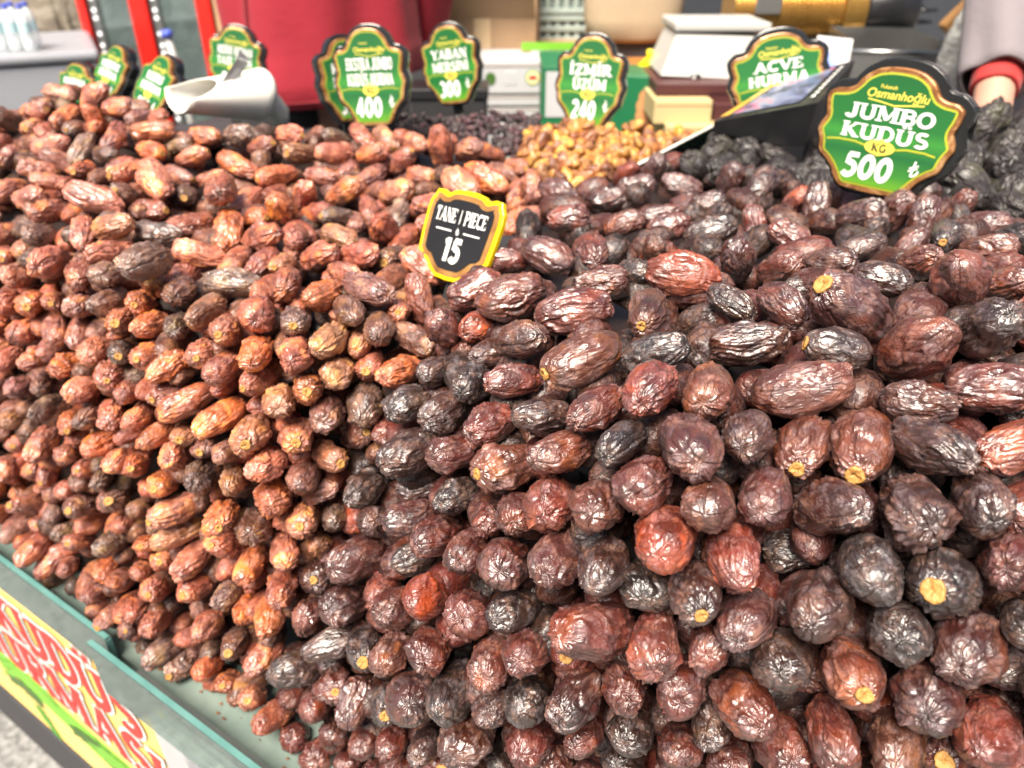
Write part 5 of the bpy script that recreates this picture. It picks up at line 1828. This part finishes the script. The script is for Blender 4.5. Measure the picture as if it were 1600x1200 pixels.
M_SEAM = cloth("dark_red_trim", (.16, .004, .012))
_kf = min(range(_n_), key=lambda k: _V[k].y)
tube("zip", along(_kf - 4, 0, _m_ - 8, .003), .0045, M_SEAM, p1, 8)
for dk in (-11, 7):
    tube("pocket_seam", along((_kf + dk) % _n_, 3, 12, .002), .003, M_SEAM, p1, 6)
_hm = [_V[2 * _n_ + k] + Vector((_V[2 * _n_ + k].x, _V[2 * _n_ + k].y, 0)).normalized() * .002 for k in range(_n_)]
tube("hem_stitch", _hm + _hm[:1], .0022, M_SEAM, p1, 6)
loft("sleeve", [((-.16, .02, 1.40), .085, .085), ((-.27, -.02, 1.225), .075, .075), ((-.36, -.08, 1.205), .066, .066), ((-.46, -.15, 1.20), .058, .058)], M_CRIMSON, p1, .006, 5, 5)
loft("sleeve", [((.17, .02, 1.40), .085, .085), ((.24, .08, 1.19), .075, .075), ((.20, .13, .97), .060, .060)], M_CRIMSON, p1, .006, 5, 6)
loft("trouser_leg", [((-.09, 0, .93), .125, .125), ((-.10, -.01, .48), .09, .09), ((-.10, .02, .08), .07, .07)], M_TROUSER, p1, .006, 5, 7)
loft("trouser_leg", [((.11, 0, .93), .125, .125), ((.19, -.01, .48), .10, .10), ((.20, .02, .08), .08, .08)], M_TROUSER, p1, .006, 5, 8)
v, f = lathe([(.02, 1.765), (.07, 1.755), (.094, 1.70), (.098, 1.65), (.09, 1.60)], 28)
mesh("hair", [(x, y * 1.08 + .012, z) for x, y, z in v], f, M_HAIR, p1, True)
for s_ in (-1, 1):
    v, f = lathe([(.001, -.05), (.04, -.045), (.046, 0), (.042, .05), (.03, .07)], 16)
    mesh("shoe", [(x + s_ * (.10 if s_ < 0 else .19), y * 2.3 - .05, max(z, -.02) + .045) for x, y, z in v], f, M_BLACKP, p1, True)
# dark bag beside the seller's hip, below the sign reading 300
bgk = empty("black_crate", (fx(700, 1.62, 160), 1.62, _t0 + .001)); tag(bgk, "black plastic crate between the seller and the white cartons", "crate")
hw = (fx(748, 1.62, 160) - fx(628, 1.62, 160)) / 2; h = fz(140, 1.62) - _t0
box("crate_body", (-hw, 0, 0), (hw, .1, h), M_TROUSER, bgk, .006)
box("rim", (-hw - .004, -.004, h - .02), (hw + .004, .104, h + .001), M_BLACKP, bgk, .003)

# shopper in the mauve coat reaching into the black dates
p2 = empty("person", (1.02, 1.42, 0))
tag(p2, "person in a mauve-grey coat with red cuffs reaching into the black dates", "person")
_L = lambda p: tuple(np.array(p) - np.array([1.02, 1.42, 0]))
w1 = at(1549, 172, .90); e1 = at(1596, -150, 1.02)
w2 = at(1640, 165, .93); e2_ = at(1700, -140, 1.05)
S1, S2 = (.78, 1.36, 1.80), (1.20, 1.40, 1.80)
nd = [(0, 0, 1.02, (.15, .11)), (0, 0, 1.30, (.14, .10)), (0, -.02, 1.62, (.16, .11)), (0, -.03, 1.80, (.12, .085)), (0, -.06, 1.90, .055), (0, -.10, 1.98, .075), (0, -.12, 2.07, .088), (0, -.11, 2.14, .06),
      (*_L(S1), .056), (*_L(e1), .042), (*_L(w1), .0215), (*_L(S2), .056), (*_L(e2_), .042), (*_L(w2), .0215),
      (-.09, 0, .98, .088), (-.10, -.01, .55, .060), (-.10, .02, .12, .042), (-.10, -.10, .05, .036), (.10, 0, .98, .088), (.10, -.01, .55, .060), (.10, .02, .12, .042), (.10, -.10, .05, .036)]
ed = [(0, 1), (1, 2), (2, 3), (3, 4), (4, 5), (5, 6), (6, 7), (3, 8), (8, 9), (9, 10), (3, 11), (11, 12), (12, 13), (0, 14), (14, 15), (15, 16), (16, 17), (0, 18), (18, 19), (19, 20), (20, 21)]
for wi, wp, el in ((10, w1, e1), (13, w2, e2_)):
    b = len(nd) - 1
    fw = Vector(wp - el).normalized()
    n2, e3 = hand(b, _L(wp), fw + Vector((0, -.25, 0)), (1, 0, .15), curl=.9, k=.85)
    nd += n2; ed += [((wi if a == b else a), c) for a, c in e3]
skin_body("body", nd, ed, M_SKIN, p2)
loft("coat", [((0, 0, .55), .30, .24), ((0, 0, .95), .25, .19), ((0, 0, 1.25), .21, .16), ((0, -.01, 1.55), .23, .165), ((0, -.02, 1.76), .20, .13), ((0, -.03, 1.86), .10, .09)], M_MAUVE, p2, .012, 9, 14)
for wp, el, sh, sd in ((w1, e1, S1, 31), (w2, e2_, S2, 32)):
    wp, el, sh = [np.array(_L(q)) for q in (wp, el, sh)]
    c0 = wp + (el - wp) * .085; c1 = wp + (el - wp) * .13
    loft("red_cuff", [(c0, .0262, .0255), (c1, .028, .027), (wp + (el - wp) * .4, .030, .029)], M_REDKNIT, p2, .0012, 5, sd)
    loft("sleeve", [(c1, .0400, .036), (wp + (el - wp) * .35, .044, .041), (wp + (el - wp) * .7, .052, .048), (el, .060, .058), (sh, .085, .085)], M_MAUVE, p2, .0040, 5, sd + 5)
for s_ in (-1, 1):
    loft("trouser_leg", [((s_ * .09, 0, 1.0), .12, .12), ((s_ * .10, -.01, .52), .09, .09), ((s_ * .10, .02, .10), .07, .07)], M_TROUSER, p2, .006, 5, 40 + s_)
    v, f = lathe([(.001, -.05), (.04, -.045), (.046, 0), (.042, .05), (.03, .07)], 16)
    mesh("shoe", [(x + s_ * .10, y * 2.3 - .05, max(z, -.045) + .045) for x, y, z in v], f, M_BLACKP, p2, True)
v, f = lathe([(.02, 2.165), (.07, 2.155), (.094, 2.10), (.098, 2.05), (.09, 2.00)], 28)
mesh("hair", [(x, y * 1.08 - .09, z) for x, y, z in v], f, M_HAIR, p2, True)

# ------------------------------------------------------------------ say which date is which
LM = [("jumbo", 1040, 842, "the bright red-orange date"), ("jumbo", 1257, 603, "the longest tan date"), ("jumbo", 1471, 908, "the black date with a round yellow cap"), ("jumbo", 1383, 300, "the large price sign"),
      ("jumbo", 1348, 698, "the twin tan yellow-capped dates"), ("jumbo", 910, 560, "the big wrinkled date with a yellow cap"), ("jumbo", 740, 440, "the piece-price sign"), ("jumbo", 670, 930, "the orange-red date on the corner slope"),
      ("jumbo", 470, 1140, "the glass front"), ("jumbo", 1550, 1143, "the pinkish date in the bottom corner"), ("jumbo", 1030, 270, "the glass divider"), ("jumbo", 932, 985, "the split pinkish date near the bottom"),
      ("jumbo", 790, 728, "the yellow-capped tan date on the corner slope"), ("jumbo", 1067, 430, "the long orange-red date on top"), ("jumbo", 703, 1085, "the blackish hollow-ended date"),
      ("red", 660, 400, "the piece-price sign"), ("red", 360, 185, "the white scoop"), ("red", 580, 195, "the sign reading 400"), ("red", 180, 140, "the sideways signs"), ("red", 100, 880, "the glass front"),
      ("red", 292, 627, "the long orange-red date on the slope"), ("red", 275, 797, "the long pinkish date above the glass"), ("red", 465, 500, "the grey-brown yellow-capped date"), ("red", 427, 777, "the glossy orange-red date by the gap"),
      ("red", 310, 398, "the long pinkish date on the crest"), ("red", 330, 1050, "the glass joint"), ("red", 50, 475, "the capped orange-red date at the far edge"), ("red", 700, 250, "the berries"), ("red", 147, 310, "the broad pinkish date on the far top")]
for o, d in DATE_OBJS:
    big = d.kind == "jumbo"
    nom = .0290 if big else .0230
    best = min((l for l in LM if l[0] == d.kind), key=lambda l: (l[1] - d.x) ** 2 + (l[2] - d.y) ** 2)
    dx, dy = d.x - best[1], d.y - best[2]
    r = math.hypot(dx, dy)
    if abs(dy) > 0.8 * abs(dx):
        rel = "above" if dy < 0 else "below"
    else:
        rel = "beside"
    near = "just " if r < 75 else ("a little way " if r > 150 else "")
    size = "small " if d.s * 2 < nom * .86 else ("large " if d.s * 2 > nom * 1.10 else "")
    pose = "end-on" if math.sin(d.phi) < .5 else ("lying" if math.sin(d.phi) > .85 else "tilted")
    cap = " with yellow cap" if d.cap else ""
    if r < 14 and d.read and best[3].endswith(("date", "dates", "cap", "slope", "edge", "top", "crest", "gap", "glass", "corner", "bottom")):
        lab = best[3].replace("the ", "", 1)
        lab = lab if big else lab + " of the red pile"
        lab = ("jumbo " + lab + " of the big pile") if big else lab
        lab = {"jumbo twin tan yellow-capped dates of the big pile": "larger of the twin tan yellow-capped jumbo dates"}.get(lab, lab)
    else:
        lab = "%s%s %s%s, %s, %s%s %s" % (size, WORD[d.col], "jumbo date" if big else "date", cap, pose, near, rel, best[3])
    for cut in ("a little way ", "just ", ", " + pose, " of the big pile", "small ", "large ", " on the corner slope"):
        if len(lab.split()) > 12:
            lab = lab.replace(cut, "")
    d.L = lab
    tag(o, lab, "date", "dark jumbo dates on the big pile" if big else "red-brown dates on the smaller-date pile")
by = {}
for o, d in DATE_OBJS:
    by.setdefault(o["label"], []).append((d.y, o))
for lab, v in by.items():
    if len(v) > 1:
        v.sort(key=lambda q: q[0])
        names = ["upper of two", "lower of two"] if len(v) == 2 else (["highest of three", "middle of three", "lowest of three"] if len(v) == 3 else ["%s from the top" % ORD[i] for i in range(len(v))])
        for (y, o), nm in zip(v, names):
            o["label"] = nm + ", " + lab
seen_l = {o["label"] for o, d in DATE_OBJS}
for o, d in DATE_OBJS:
    lab = o["label"]
    for cut in (", end-on", ", tilted", ", lying", "just ", "a little way ", " on the far top", " at the far edge", " on the slope", " on the crest", " by the gap", " big", " wrinkled", "glossy ", "broad ", "small ", "large "):
        if len(lab.split()) <= 16:
            break
        t = lab.replace(cut, "")
        if t not in seen_l:
            lab = t
    seen_l.add(lab)
    o["label"] = lab
for o, d in DATE_OBJS:
    if len(o["label"].split()) > 16:
        o["label"] = o["label"].replace(" with yellow cap", ", capped")
